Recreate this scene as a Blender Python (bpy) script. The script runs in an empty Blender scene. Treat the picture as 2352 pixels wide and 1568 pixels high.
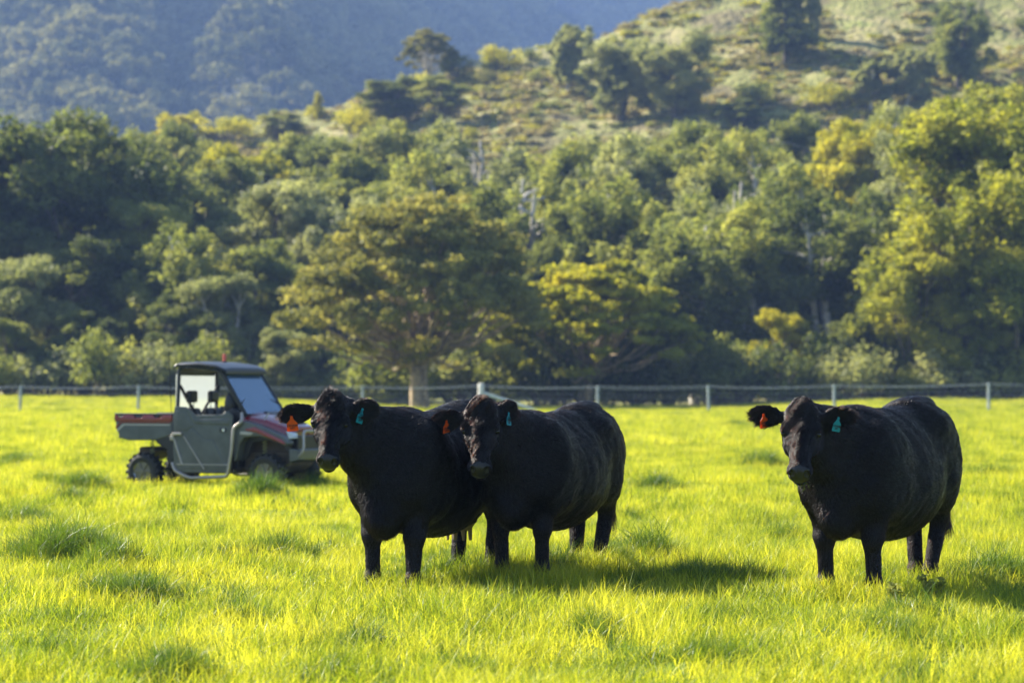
import bpy, bmesh, math, random, time
import numpy as np
from mathutils import Vector, Matrix, noise
T0 = time.time()
R = math.radians
scene = bpy.context.scene
C = scene.collection

# ------------------------------------------------------------------ camera
CAM_H, F, CX, HY = 1.55, 5553.0, 1176.0, 899.0      # eye height; focal length, centre and horizon of a 2352 px wide picture
cam_d = bpy.data.cameras.new('camera'); cam = bpy.data.objects.new('camera', cam_d); C.objects.link(cam)
cam.location = (0, 0, CAM_H); cam.rotation_euler = (R(90 + 1.187), 0, 0)
cam_d.lens = 85; cam_d.sensor_width = 36; cam_d.clip_start = 0.5; cam_d.clip_end = 12000
cam_d.dof.use_dof = True; cam_d.dof.focus_distance = 18.0; cam_d.dof.aperture_fstop = 2.3
scene.camera = cam

# ------------------------------------------------------------------ light
SUN = Vector((-0.88, 0.47, 0)).normalized(); ELEV = R(36)
SUNV = Vector((SUN.x*math.cos(ELEV), SUN.y*math.cos(ELEV), math.sin(ELEV)))
w = bpy.data.worlds.new('World'); scene.world = w; w.use_nodes = True
nt = w.node_tree; bg = nt.nodes['Background']; sky = nt.nodes.new('ShaderNodeTexSky')
sky.sky_type = 'NISHITA'; sky.sun_disc = False; sky.sun_elevation = ELEV; sky.sun_rotation = math.atan2(SUN.x, SUN.y)
sky.air_density = 1.2; sky.dust_density = 0.6; sky.ozone_density = 1.5
nt.links.new(sky.outputs[0], bg.inputs[0]); bg.inputs[1].default_value = 0.058
sd = bpy.data.lights.new('sun', 'SUN'); sd.energy = 5.0; sd.angle = R(0.5); sd.color = (1.0, 0.93, 0.80)
so = bpy.data.objects.new('sun', sd); C.objects.link(so); so.rotation_euler = (-SUNV).to_track_quat('-Z', 'Y').to_euler()
so.location = (-20, 15, 30)
scene.view_settings.view_transform = 'Standard'; scene.view_settings.look = 'None'
scene.view_settings.exposure = 1.86; scene.view_settings.gamma = 1.0
cy = scene.cycles
cy.max_bounces = 8; cy.diffuse_bounces = 3; cy.glossy_bounces = 3; cy.transmission_bounces = 6; cy.transparent_max_bounces = 8
cy.volume_bounces = 0; cy.use_denoising = True; cy.sample_clamp_indirect = 6
try: scene.render.use_persistent_data = False
except Exception: pass

# ------------------------------------------------------------------ helpers
def lin(c):
    return tuple((v/12.92 if v <= 0.04045 else ((v+0.055)/1.055)**2.4) for v in c)
def tag(o, label=None, cat=None, group=None, kind=None):
    if label: o['label'] = label
    if cat: o['category'] = cat
    if group: o['group'] = group
    if kind: o['kind'] = kind
    return o
def obj(name, me, m=None, parent=None, link=True):
    o = bpy.data.objects.new(name, me)
    if link: C.objects.link(o)
    if m is not None:
        for x in (m if isinstance(m, (list, tuple)) else [m]): me.materials.append(x)
    if parent is not None: o.parent = parent
    return o
def empty(name, loc=(0, 0, 0), rz=0.0):
    o = bpy.data.objects.new(name, None); C.objects.link(o); o.location = loc; o.rotation_euler = (0, 0, rz); o.empty_display_size = 0.2
    return o
def mesh_np(name, V, Fc, smooth=False):
    """V (n,3); Fc (m,k) all faces of k corners."""
    V = np.asarray(V, np.float32); Fc = np.asarray(Fc, np.int32)
    me = bpy.data.meshes.new(name); me.vertices.add(len(V)); me.vertices.foreach_set('co', V.ravel())
    m, k = Fc.shape
    me.loops.add(m*k); me.loops.foreach_set('vertex_index', Fc.ravel())
    me.polygons.add(m); me.polygons.foreach_set('loop_start', np.arange(0, m*k, k, dtype=np.int32))
    me.polygons.foreach_set('use_smooth', np.full(m, smooth))
    me.update(calc_edges=True)
    return me
def set_attr(me, name, vals, domain='FACE'):
    a = me.attributes.new(name, 'FLOAT', domain); a.data.foreach_set('value', np.asarray(vals, np.float32))

def new_mat(name):
    m = bpy.data.materials.new(name); m.use_nodes = True; n = m.node_tree
    for x in list(n.nodes): n.nodes.remove(x)
    out = n.nodes.new('ShaderNodeOutputMaterial')
    return m, n, out
def mat(name, col, rough=0.6, metal=0.0, var=0.0, vscale=5.0, bump=0.0, bscale=40.0, spec=0.5, coat=0.0, col2=None):
    m, n, out = new_mat(name); L = n.links
    b = n.nodes.new('ShaderNodeBsdfPrincipled'); L.new(b.outputs[0], out.inputs[0])
    b.inputs['Base Color'].default_value = (*col, 1); b.inputs['Roughness'].default_value = rough; b.inputs['Metallic'].default_value = metal
    b.inputs['Specular IOR Level'].default_value = spec; b.inputs['Coat Weight'].default_value = coat
    tc = n.nodes.new('ShaderNodeTexCoord')
    if var > 0 or col2:
        no = n.nodes.new('ShaderNodeTexNoise'); no.inputs['Scale'].default_value = vscale; no.inputs['Detail'].default_value = 5
        L.new(tc.outputs['Object'], no.inputs['Vector'])
        rp = n.nodes.new('ShaderNodeValToRGB'); e = rp.color_ramp.elements
        c2 = col2 or tuple(v*(1-var) for v in col)
        e[0].position = 0.35; e[0].color = (*c2, 1); e[1].position = 0.65; e[1].color = (*tuple(min(1, v*(1+var*0.6)) for v in col), 1)
        L.new(no.outputs[0], rp.inputs[0]); L.new(rp.outputs[0], b.inputs['Base Color'])
    if bump > 0:
        n2 = n.nodes.new('ShaderNodeTexNoise'); n2.inputs['Scale'].default_value = bscale; n2.inputs['Detail'].default_value = 4
        L.new(tc.outputs['Object'], n2.inputs['Vector'])
        bp = n.nodes.new('ShaderNodeBump'); bp.inputs['Strength'].default_value = bump; bp.inputs['Distance'].default_value = 0.02
        L.new(n2.outputs[0], bp.inputs['Height']); L.new(bp.outputs[0], b.inputs['Normal'])
    return m

def sstep(a, b, x):
    t = np.clip((np.asarray(x, float)-a)/(b-a), 0, 1); return t*t*(3-2*t)
class VNoise:                                  # tileable value noise, vectorised
    def __init__(s, seed, n=256): s.n = n; s.g = np.random.RandomState(seed).rand(n, n)
    def at(s, x, y):
        x = np.asarray(x, float); y = np.asarray(y, float)
        xi = np.floor(x).astype(int); yi = np.floor(y).astype(int); fx = x-xi; fy = y-yi
        fx = fx*fx*(3-2*fx); fy = fy*fy*(3-2*fy); n = s.n; g = s.g
        a = g[xi % n, yi % n]; b = g[(xi+1) % n, yi % n]; c = g[xi % n, (yi+1) % n]; d = g[(xi+1) % n, (yi+1) % n]
        return (a*(1-fx)+b*fx)*(1-fy)+(c*(1-fx)+d*fx)*fy
    def fbm(s, x, y, o=4):
        r = 0; a = .5; t = 0
        for i in range(o):
            r = r + a*s.at(np.asarray(x)*2**i+17.3*i, np.asarray(y)*2**i+5.1*i); t += a; a *= .5
        return r/t
S = lambda k: np.random.RandomState(k)
N1, N2, N3 = VNoise(3), VNoise(11), VNoise(23)

# ------------------------------------------------------------------ terrain heights
def px2x(px, D): return (px-CX)/F*D
MOUNDS = []     # x, y, radius, height : tussock swellings
for px, py, r, h in [(150, 1262, .50, .22), (265, 1290, .28, .12), (50, 1180, .40, .10), (195, 1112, .42, .18), (110, 1100, .35, .10), (170, 1140, .25, .12),
                     (640, 1258, .42, .11), (520, 1262, .3, .06), (350, 1350, .42, .10), (250, 1350, .3, .06), (600, 1135, .42, .20), (520, 1120, .30, .12),
                     (1480, 1262, .30, .14), (1380, 1272, .28, .12), (1290, 1290, .2, .09), (1600, 1300, .32, .08), (1720, 1305, .3, .08), (1500, 1112, .36, .16), (1560, 1120, .25, .09),
                     (1745, 1062, .5, .18), (1690, 995, .6, .18), (370, 1512, .30, .08), (1130, 1345, .3, .06), (2060, 1300, .22, .08), (2290, 1300, .4, .13), (2200, 1312, .3, .1), (1990, 1430, .3, .07),
                     (2100, 1400, .3, .06), (720, 1100, .3, .10), (1320, 1100, .3, .08), (1900, 1100, .3, .06), (1800, 1215, .25, .08), (820, 1440, .25, .05), (30, 1060, .5, .16), (400, 985, .8, .14),
                     (1050, 1500, .2, .04), (560, 1400, .25, .05), (1350, 1420, .25, .05), (1620, 1480, .22, .05), (2280, 1090, .5, .15), (2020, 985, .9, .16), (150, 965, 1.2, .16), (1560, 975, 1.0, .14)]:
    D = F*1.42/(py-HY); MOUNDS.append((px2x(px, D), D, r, h))
def field_z(x, y, mounds=True):
    x = np.asarray(x, float); y = np.asarray(y, float)
    z = 0.38*sstep(48, 120, y)
    lat = sstep(-4, -22, x)*0.55 + sstep(10, 26, x)*0.45
    z = z + (0.10+lat)*sstep(118, 142, y)
    amp = 0.03 + 0.09*sstep(30, 90, y)
    z = z + amp*(N1.fbm(x/6.0+40, y/7.0+3, 3)-.5)*2
    z = z + 0.10*(N2.fbm(x/1.5+9, y/1.8+5, 3)-.5)*2
    if mounds:
        for mx, my, r, h in MOUNDS:
            d2 = ((x-mx)**2+(y-my)**2*0.8)/(r*r); z = z + h*0.8*np.exp(-d2*1.6)
    return z
RIDGE = [(-3000, 620), (-600, 520), (-100, 390), (280, 335), (460, 305), (620, 278), (740, 250), (850, 215), (950, 185), (1130, 140), (1350, 82), (1480, 38), (1580, 5), (2352, -190), (3500, -420), (6000, -700)]
RX = [a for a, b in RIDGE]; RY = [b for a, b in RIDGE]
def hill_z(x, y):
    x = np.asarray(x, float); y = np.asarray(y, float)
    yc = 335.0
    ridge = CAM_H+(HY-np.interp(CX+x/yc*F, RX, RY))/F*yc
    ridge = np.minimum(ridge, 78)
    t = np.clip((y-150)/(yc-150), 0, 1.0)
    prof = t**1.65
    z = ridge*prof
    back = np.clip((y-yc)/260, 0, 1.6); z = z - 46*back**1.5*1.3
    z = z + (N3.fbm(x/34.0, y/34.0, 4)-.5)*9*np.clip(t, 0, 1)*np.clip(1-np.abs(y-yc)/500, 0, 1)*sstep(150, 230, y)*(1-0.6*np.exp(-((y-yc)/30.0)**2))
    z = z + (N2.fbm(x/5.0, y/5.0, 3)-.5)*1.8*sstep(170, 240, y)
    base = field_z(x, np.minimum(y, 150.0), False)
    return base*(1-sstep(150, 175, y)) + np.maximum(z, -12)+0.45*sstep(150, 175, y)
def mount_z(x, y):
    x = np.asarray(x, float); y = np.asarray(y, float)
    xa = x/np.maximum(y, 1)*1150                                   # bearing, as metres across at 1150 m
    slope = np.clip(y-640, 0, None)
    spur = 46*np.exp(-((xa+205)/60)**2) + 30*np.exp(-((xa+120)/26)**2) - 16*np.exp(-((xa+155)/18)**2)
    m1 = slope*0.40 + spur*sstep(640, 950, y) - np.clip(xa+62, 0, None)*1.5*sstep(640, 900, y)
    m1 = m1 + (N1.fbm(x/120.0, y/150.0, 4)-.5)*70*sstep(660, 900, y)
    m1 = np.minimum(m1, 560-(y-1700)*0.3)
    s2 = np.clip(y-1500, 0, None)
    m2 = s2*0.36 + (N2.fbm(x/200.0, y/230.0, 4)-.5)*110*sstep(1500, 1800, y)
    m2 = m2 + 40*np.exp(-((x-190)/110)**2)*sstep(1500, 1900, y)
    return np.minimum(np.maximum(np.maximum(m1, m2), -30) - 8, 436)

def grid_mesh(name, xs, ys, fz, m, kind='structure', zoff=0.0):
    X, Y = np.meshgrid(xs, ys); Z = fz(X, Y)+zoff
    V = np.stack([X, Y, Z], -1).reshape(-1, 3); nx = len(xs); ny = len(ys)
    i = (np.arange(ny-1)[:, None]*nx+np.arange(nx-1)[None, :]).ravel()
    o = obj(name, mesh_np(name, V, np.stack([i, i+1, i+nx+1, i+nx], -1), True), m); o['kind'] = kind
    return o
def ramp_noise_mat(name, stops, scale, detail=8, rough=0.9, bump=0.5, bscale=None, bdist=0.3, stretch=(1, 1, 1), second=None):
    m, n, out = new_mat(name); L = n.links
    b = n.nodes.new('ShaderNodeBsdfPrincipled'); b.inputs['Roughness'].default_value = rough; b.inputs['Specular IOR Level'].default_value = 0.2
    L.new(b.outputs[0], out.inputs[0])
    tc = n.nodes.new('ShaderNodeTexCoord'); mp = n.nodes.new('ShaderNodeMapping'); mp.inputs['Scale'].default_value = stretch
    L.new(tc.outputs['Object'], mp.inputs[0])
    no = n.nodes.new('ShaderNodeTexNoise'); no.inputs['Scale'].default_value = scale; no.inputs['Detail'].default_value = detail; no.inputs['Roughness'].default_value = 0.65
    L.new(mp.outputs[0], no.inputs['Vector'])
    rp = n.nodes.new('ShaderNodeValToRGB'); cr = rp.color_ramp
    while len(cr.elements) < len(stops): cr.elements.new(0.5)
    for e, (p, c) in zip(cr.elements, stops): e.position = p; e.color = (*c, 1)
    L.new(no.outputs[0], rp.inputs[0]); L.new(rp.outputs[0], b.inputs['Base Color'])
    if bump:
        n2 = n.nodes.new('ShaderNodeTexNoise'); n2.inputs['Scale'].default_value = bscale or scale*3; n2.inputs['Detail'].default_value = 6
        L.new(mp.outputs[0], n2.inputs['Vector'])
        bp = n.nodes.new('ShaderNodeBump'); bp.inputs['Strength'].default_value = bump; bp.inputs['Distance'].default_value = bdist
        L.new(n2.outputs[0], bp.inputs['Height']); L.new(bp.outputs[0], b.inputs['Normal'])
    return m

M_FIELD = ramp_noise_mat('field soil and low grass', [(0.3, (0.05, 0.085, 0.012)), (0.55, (0.13, 0.19, 0.015)), (0.75, (0.20, 0.25, 0.02))], 3.0, bump=0.6, bscale=20, bdist=0.05)
M_HILL = ramp_noise_mat('dry hillside grass', [(0.28, (0.07, 0.07, 0.028)), (0.40, (0.17, 0.14, 0.062)), (0.50, (0.20, 0.21, 0.055)), (0.60, (0.31, 0.265, 0.12)), (0.72, (0.19, 0.23, 0.045))], 0.12, bump=1.0, bscale=1.1, bdist=1.2, stretch=(1, 0.6, 1.6))
M_MOUNT = ramp_noise_mat('mountain forest floor', [(0.35, (0.012, 0.018, 0.012)), (0.6, (0.028, 0.036, 0.02))], 0.03, bump=0.8, bscale=0.3, bdist=3.0)
xs = np.concatenate([np.linspace(-160, -32, 44), np.linspace(-30, 30, 301), np.linspace(32, 160, 44)])
ys = np.concatenate([np.linspace(-30, 9, 20), np.linspace(10, 50, 321), np.linspace(50.5, 152, 170)])
field = grid_mesh('field', xs, ys, field_z, M_FIELD)
hill = grid_mesh('hill', np.concatenate([np.linspace(-420, -105, 60), np.linspace(-100, 100, 221), np.linspace(105, 420, 60)]), np.concatenate([np.linspace(150, 400, 230), np.linspace(405, 700, 50)]), hill_z, M_HILL)
mount = grid_mesh('mountains', np.linspace(-1500, 1500, 190), np.linspace(600, 3000, 190), mount_z, M_MOUNT)
gp = grid_mesh('ground', np.linspace(-5000, 5000, 3), np.linspace(-3000, 7000, 3), lambda x, y: 0*x-50.0, M_FIELD)
# ------------------------------------------------------------------ grass
def leaf_mat(name, dark, mid, light, trans, tw=0.5, rough=0.5, spec=0.3, nscale=0.15, attr='v', sheenmix=0.0, objvar=0.25, vw=0.45):
    m, n, out = new_mat(name); L = n.links
    at = n.nodes.new('ShaderNodeAttribute'); at.attribute_name = attr
    ge = n.nodes.new('ShaderNodeNewGeometry'); no = n.nodes.new('ShaderNodeTexNoise'); no.inputs['Scale'].default_value = nscale; no.inputs['Detail'].default_value = 3
    L.new(ge.outputs['Position'], no.inputs['Vector'])
    oi = n.nodes.new('ShaderNodeObjectInfo')
    a1 = n.nodes.new('ShaderNodeMath'); a1.operation = 'MULTIPLY_ADD'; a1.inputs[1].default_value = vw; L.new(at.outputs['Fac'], a1.inputs[0])
    a0 = n.nodes.new('ShaderNodeMath'); a0.operation = 'MULTIPLY_ADD'; a0.inputs[1].default_value = 1.9; a0.inputs[2].default_value = -0.67; L.new(no.outputs[0], a0.inputs[0])
    L.new(a0.outputs[0], a1.inputs[2])
    a2 = n.nodes.new('ShaderNodeMath'); a2.operation = 'MULTIPLY_ADD'; a2.inputs[1].default_value = objvar; L.new(oi.outputs['Random'], a2.inputs[0]); L.new(a1.outputs[0], a2.inputs[2])
    rp = n.nodes.new('ShaderNodeValToRGB'); cr = rp.color_ramp; cr.elements.new(0.5)
    for e, (p, c) in zip(cr.elements, ((0.1, dark), (0.5, mid), (0.95, light))): e.position = p; e.color = (*c, 1)
    L.new(a2.outputs[0], rp.inputs[0])
    b = n.nodes.new('ShaderNodeBsdfPrincipled'); b.inputs['Roughness'].default_value = rough; b.inputs['Specular IOR Level'].default_value = spec
    L.new(rp.outputs[0], b.inputs['Base Color'])
    t = n.nodes.new('ShaderNodeBsdfTranslucent'); mx = n.nodes.new('ShaderNodeMix'); mx.data_type = 'RGBA'; mx.blend_type = 'MULTIPLY'; mx.inputs[0].default_value = 1.0
    L.new(rp.outputs[0], mx.inputs[6]); mx.inputs[7].default_value = (*trans, 1); L.new(mx.outputs[2], t.inputs[0])
    ms = n.nodes.new('ShaderNodeMixShader'); ms.inputs[0].default_value = tw
    L.new(b.outputs[0], ms.inputs[1]); L.new(t.outputs[0], ms.inputs[2]); L.new(ms.outputs[0], out.inputs[0])
    return m
M_GRASS = leaf_mat('fresh pasture grass', (0.016, 0.060, 0.008), (0.175, 0.255, 0.016), (0.46, 0.48, 0.045), (1.6, 1.42, 0.8), tw=0.52, rough=0.45, spec=0.35, nscale=0.9, objvar=0.38, vw=0.55)
M_TUSS = leaf_mat('tussock grass', (0.016, 0.050, 0.010), (0.050, 0.110, 0.016), (0.16, 0.24, 0.03), (1.5, 1.4, 0.5), tw=0.42, rough=0.4, spec=0.4, nscale=2.0, objvar=0.3)

def blades(seed, n, rad, h0, h1, w, segs=3, lean=0.6):
    rs = np.random.RandomState(seed)
    a = rs.rand(n)*2*np.pi; r = rad*np.sqrt(rs.rand(n)); bx = np.cos(a)*r; by = np.sin(a)*r
    h = h0+(h1-h0)*rs.rand(n)**1.3; d = rs.rand(n)*2*np.pi; bend = h*lean*(0.15+rs.rand(n)**1.5*1.1); wd = w*(0.6+0.8*rs.rand(n))
    fa = rs.rand(n)*2*np.pi                                   # facing of the blade
    t = np.linspace(0, 1, segs+1)
    V = np.zeros((n, segs+1, 2, 3)); 
    for i, tt in enumerate(t):
        cx = bx+np.cos(d)*bend*tt**2; cyy = by+np.sin(d)*bend*tt**2; cz = h*(tt-0.28*tt**2*np.minimum(1, bend/h))-0.02
        ww = wd*(1-tt**1.6*0.92)*0.5
        V[:, i, 0] = np.stack([cx-np.cos(fa)*ww, cyy-np.sin(fa)*ww, cz], -1); V[:, i, 1] = np.stack([cx+np.cos(fa)*ww, cyy+np.sin(fa)*ww, cz], -1)
    base = np.arange(n)[:, None]*(segs+1)*2
    Fs = []
    for i in range(segs):
        o = base+i*2; Fs.append(np.concatenate([o, o+1, o+3, o+2], 1))
    Fc = np.stack(Fs, 1).reshape(-1, 4)
    me = mesh_np('grass_clump', V.reshape(-1, 3), Fc, True)
    v = np.repeat(rs.rand(n), segs); set_attr(me, 'v', v)
    return me
def instancer(name, pts, rot, scl, protos, label, cat):
    """one stuff object: geometry nodes put a random clump of protos on every point"""
    col = bpy.data.collections.new(name+' sources')
    for p in protos: col.objects.link(p)
    me = bpy.data.meshes.new(name); me.vertices.add(len(pts)); me.vertices.foreach_set('co', np.asarray(pts, np.float32).ravel())
    a = me.attributes.new('rot', 'FLOAT_VECTOR', 'POINT'); a.data.foreach_set('vector', np.asarray(rot, np.float32).ravel())
    a = me.attributes.new('scl', 'FLOAT_VECTOR', 'POINT'); a.data.foreach_set('vector', np.asarray(scl, np.float32).ravel())
    o = obj(name, me); tag(o, label, cat, kind='stuff')
    g = bpy.data.node_groups.new(name, 'GeometryNodeTree')
    g.interface.new_socket('Geometry', in_out='INPUT', socket_type='NodeSocketGeometry'); g.interface.new_socket('Geometry', in_out='OUTPUT', socket_type='NodeSocketGeometry')
    gi = g.nodes.new('NodeGroupInput'); go = g.nodes.new('NodeGroupOutput'); ip = g.nodes.new('GeometryNodeInstanceOnPoints'); ci = g.nodes.new('GeometryNodeCollectionInfo')
    ci.inputs['Collection'].default_value = col; ci.inputs['Separate Children'].default_value = True; ci.inputs['Reset Children'].default_value = True
    ra = g.nodes.new('GeometryNodeInputNamedAttribute'); ra.data_type = 'FLOAT_VECTOR'; ra.inputs[0].default_value = 'rot'
    sa = g.nodes.new('GeometryNodeInputNamedAttribute'); sa.data_type = 'FLOAT_VECTOR'; sa.inputs[0].default_value = 'scl'
    ri = g.nodes.new('FunctionNodeRandomValue'); ri.data_type = 'INT'; ri.inputs[4].default_value = 0; ri.inputs[5].default_value = len(protos)-1
    er = g.nodes.new('FunctionNodeEulerToRotation')
    l = g.links; l.new(gi.outputs[0], ip.inputs['Points']); l.new(ci.outputs[0], ip.inputs['Instance']); ip.inputs['Pick Instance'].default_value = True
    l.new(ri.outputs[2], ip.inputs['Instance Index']); l.new(ra.outputs[0], er.inputs[0]); l.new(er.outputs[0], ip.inputs['Rotation']); l.new(sa.outputs[0], ip.inputs['Scale'])
    l.new(ip.outputs[0], go.inputs[0])
    md = o.modifiers.new('scatter', 'NODES'); md.node_group = g
    return o
def proto(name, me, m): return obj(name, me, m, link=False)

rs = np.random.RandomState(5)
def scatter(y0, y1, dens, margin=1.12, pad=0.6):
    """even random points over the part of the field between two distances that the lens takes in (and a little more)"""
    k = 0.2118*margin; A = k*(y1*y1-y0*y0)+2*pad*(y1-y0); n = int(A*dens)
    y = np.sqrt(rs.rand(n*2)*(y1*y1-y0*y0)+y0*y0)[:n]; x = (rs.rand(n)*2-1)*(k*y+pad)
    return x, y
near = [proto('clump', blades(i, 84, .18, .05, .17+.03*(i%3), .0058, lean=.7+.15*(i%4)), M_GRASS) for i in range(8)]
far = [proto('clump', blades(20+i, 90, .34, .09, .21, .010, segs=2), M_GRASS) for i in range(5)]
def lay(x, y, smin, smax):
    n = len(x); z = field_z(x, y)
    hmod = 0.45+1.1*N2.fbm(x/0.8+3, y/0.9+8, 3)
    s = smin+(smax-smin)*rs.rand(n)
    return np.stack([x, y, z], -1), np.stack([(rs.rand(n)-.5)*.25, (rs.rand(n)-.5)*.25, rs.rand(n)*6.283], -1), np.stack([s, s, s*hmod], -1)
x, y = scatter(9.5, 30, 30); instancer('grass', *lay(x, y, .8, 1.25), near, 'short bright yellow-green pasture grass around the three cows', 'grass')
x, y = scatter(30, 62, 15); x2, y2 = scatter(62, 150, 6.5)
P1 = lay(x, y, .8, 1.2); P2 = lay(x2, y2, 1.2, 1.9)
instancer('grass', *[np.concatenate([a, b]) for a, b in zip(P1, P2)], far, 'blurred yellow-green pasture grass stretching to the fence and beyond it', 'grass')
# longer grass round the feet of the cattle
fp_ = [(px2x(p, d), d) for p, d in [(865, 18.9), (945, 18.8), (1040, 20.1), (1126, 20.0), (1160, 19.4), (1240, 19.2), (1325, 20.6), (1370, 20.4), (1890, 18.0), (2005, 17.8), (2090, 19.3), (2140, 19.1)]]
qx = np.concatenate([x_+rs.normal(size=24)*.15 for x_, y_ in fp_]); qy = np.concatenate([y_-.12+rs.normal(size=24)*.12 for x_, y_ in fp_])
a_, b_, c_ = lay(qx, qy, 1.15, 1.5); c_[:, 2] = 1.1+.35*rs.rand(len(qx)); instancer('grass', a_, b_, c_, near, 'longer pasture grass left standing round the feet of the cattle', 'grass')
# darker tussocks on the swellings
tuss = [proto('tussock', blades(40+i, 100, .17, .12, .40, .0070, segs=5, lean=1.1), M_TUSS) for i in range(5)]
pts = []; sc = []
for mx, my, r, h in MOUNDS:
    n = int(8+150*r*r*(0.5+h*4)); a = rs.rand(n)*6.283; q = r*0.95*np.sqrt(rs.rand(n)); xx = mx+np.cos(a)*q; yy = my+np.sin(a)*q*1.1
    zz = field_z(xx, yy); s = (0.45+h*3.0)*(1.1-0.5*q/r)*(0.75+0.5*rs.rand(n))
    s = np.minimum(s, 1.25)
    pts.append(np.stack([xx, yy, zz], -1)); sc.append(s)
x, y = scatter(9.5, 60, 2.0); msk = N3.fbm(x/1.3, y/1.8, 3) > 0.53
x = x[msk]; y = y[msk]; pts.append(np.stack([x, y, field_z(x, y)], -1)); sc.append(0.38+.35*rs.rand(len(x)))
pts = np.concatenate(pts); sc = np.concatenate(sc); n = len(sc)
instancer('tussock_grass', pts, np.stack([(rs.rand(n)-.5)*.4, (rs.rand(n)-.5)*.4, rs.rand(n)*6.283], -1), np.stack([sc, sc, sc], -1), tuss, 'darker green tussocks of longer grass dotted over the pasture', 'grass')
print('grass', round(time.time()-T0, 1))
# ------------------------------------------------------------------ trees
def tubes(paths, sides=6):
    """paths: list of (points, radii); one mesh of tapered tubes"""
    VV = []; FF = []; off = 0
    ang = np.linspace(0, 2*np.pi, sides, endpoint=False)
    for P, r in paths:
        P = np.asarray(P, float); n = len(P); T = np.gradient(P, axis=0); T /= np.linalg.norm(T, axis=1)[:, None]+1e-9
        ref = np.array([0.3, 0.9, 0.1]) if abs(T[0][2]) > 0.8 else np.array([0, 0, 1.0])
        U = np.cross(T, ref); U /= np.linalg.norm(U, axis=1)[:, None]+1e-9; W = np.cross(T, U)
        r = np.asarray(r, float)
        ring = P[:, None, :] + r[:, None, None]*(np.cos(ang)[None, :, None]*U[:, None, :]+np.sin(ang)[None, :, None]*W[:, None, :])
        VV.append(ring.reshape(-1, 3))
        i = np.arange(n-1)[:, None]*sides; j = np.arange(sides)[None, :]; k = (j+1) % sides
        FF.append(np.stack([i+j, i+k, i+sides+k, i+sides+j], -1).reshape(-1, 4)+off); off += n*sides
    return np.concatenate(VV), np.concatenate(FF)
def bez(a, b, up, n, rs, wob):
    a = np.array(a); b = np.array(b); m = (a+b)/2+np.array([0, 0, up]); t = np.linspace(0, 1, n)[:, None]
    P = a*(1-t)**2+m*2*t*(1-t)+b*t*t
    J = (rs.rand(n, 3)-.5)*wob; J[0] = 0; J[-1] = 0
    return P+J
def leaves(rs, cen, rad, per, size, flat=0.75, outw=0.6, shell=0.5, elong=1.6, droop=0.0):
    """leaf quads spread through puffs (cen (n,3), rad (n,))"""
    n = len(cen); per = np.maximum(3, (per*(rad/rad.mean())**2)).astype(int); idx = np.repeat(np.arange(n), per); m = len(idx)
    d = rs.normal(size=(m, 3)); d /= np.linalg.norm(d, axis=1)[:, None]
    q = (shell+(1-shell)*rs.rand(m)**0.6)*rad[idx]*(0.75+0.5*rs.rand(m))
    P = cen[idx]+d*q[:, None]*np.array([1, 1, flat]); P[:, 2] -= droop*rs.rand(m)**2*rad[idx]
    nn = d*outw+rs.normal(size=(m, 3))*(1-outw)*0.9+np.array([0, 0, .25]); nn /= np.linalg.norm(nn, axis=1)[:, None]
    u = np.cross(nn, rs.normal(size=(m, 3))); u /= np.linalg.norm(u, axis=1)[:, None]; v = np.cross(nn, u)
    s = size*(0.55+0.9*rs.rand(m))[:, None]
    V = np.stack([P-u*s*elong*.5, P+v*s*.5, P+u*s*elong*.5, P-v*s*.5], 1).reshape(-1, 3)
    Fc = np.arange(m*4).reshape(-1, 4); val = np.clip(0.5+rs.normal(size=m)*.22+(rs.rand(n)[idx]-.5)*.5, 0, 1)
    return V, Fc, val
def merge(parts):
    VV = []; FF = []; vv = []; off = 0
    for V, Fc, val in parts: VV.append(V); FF.append(Fc+off); vv.append(val); off += len(V)
    return np.concatenate(VV), np.concatenate(FF), np.concatenate(vv)

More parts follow.
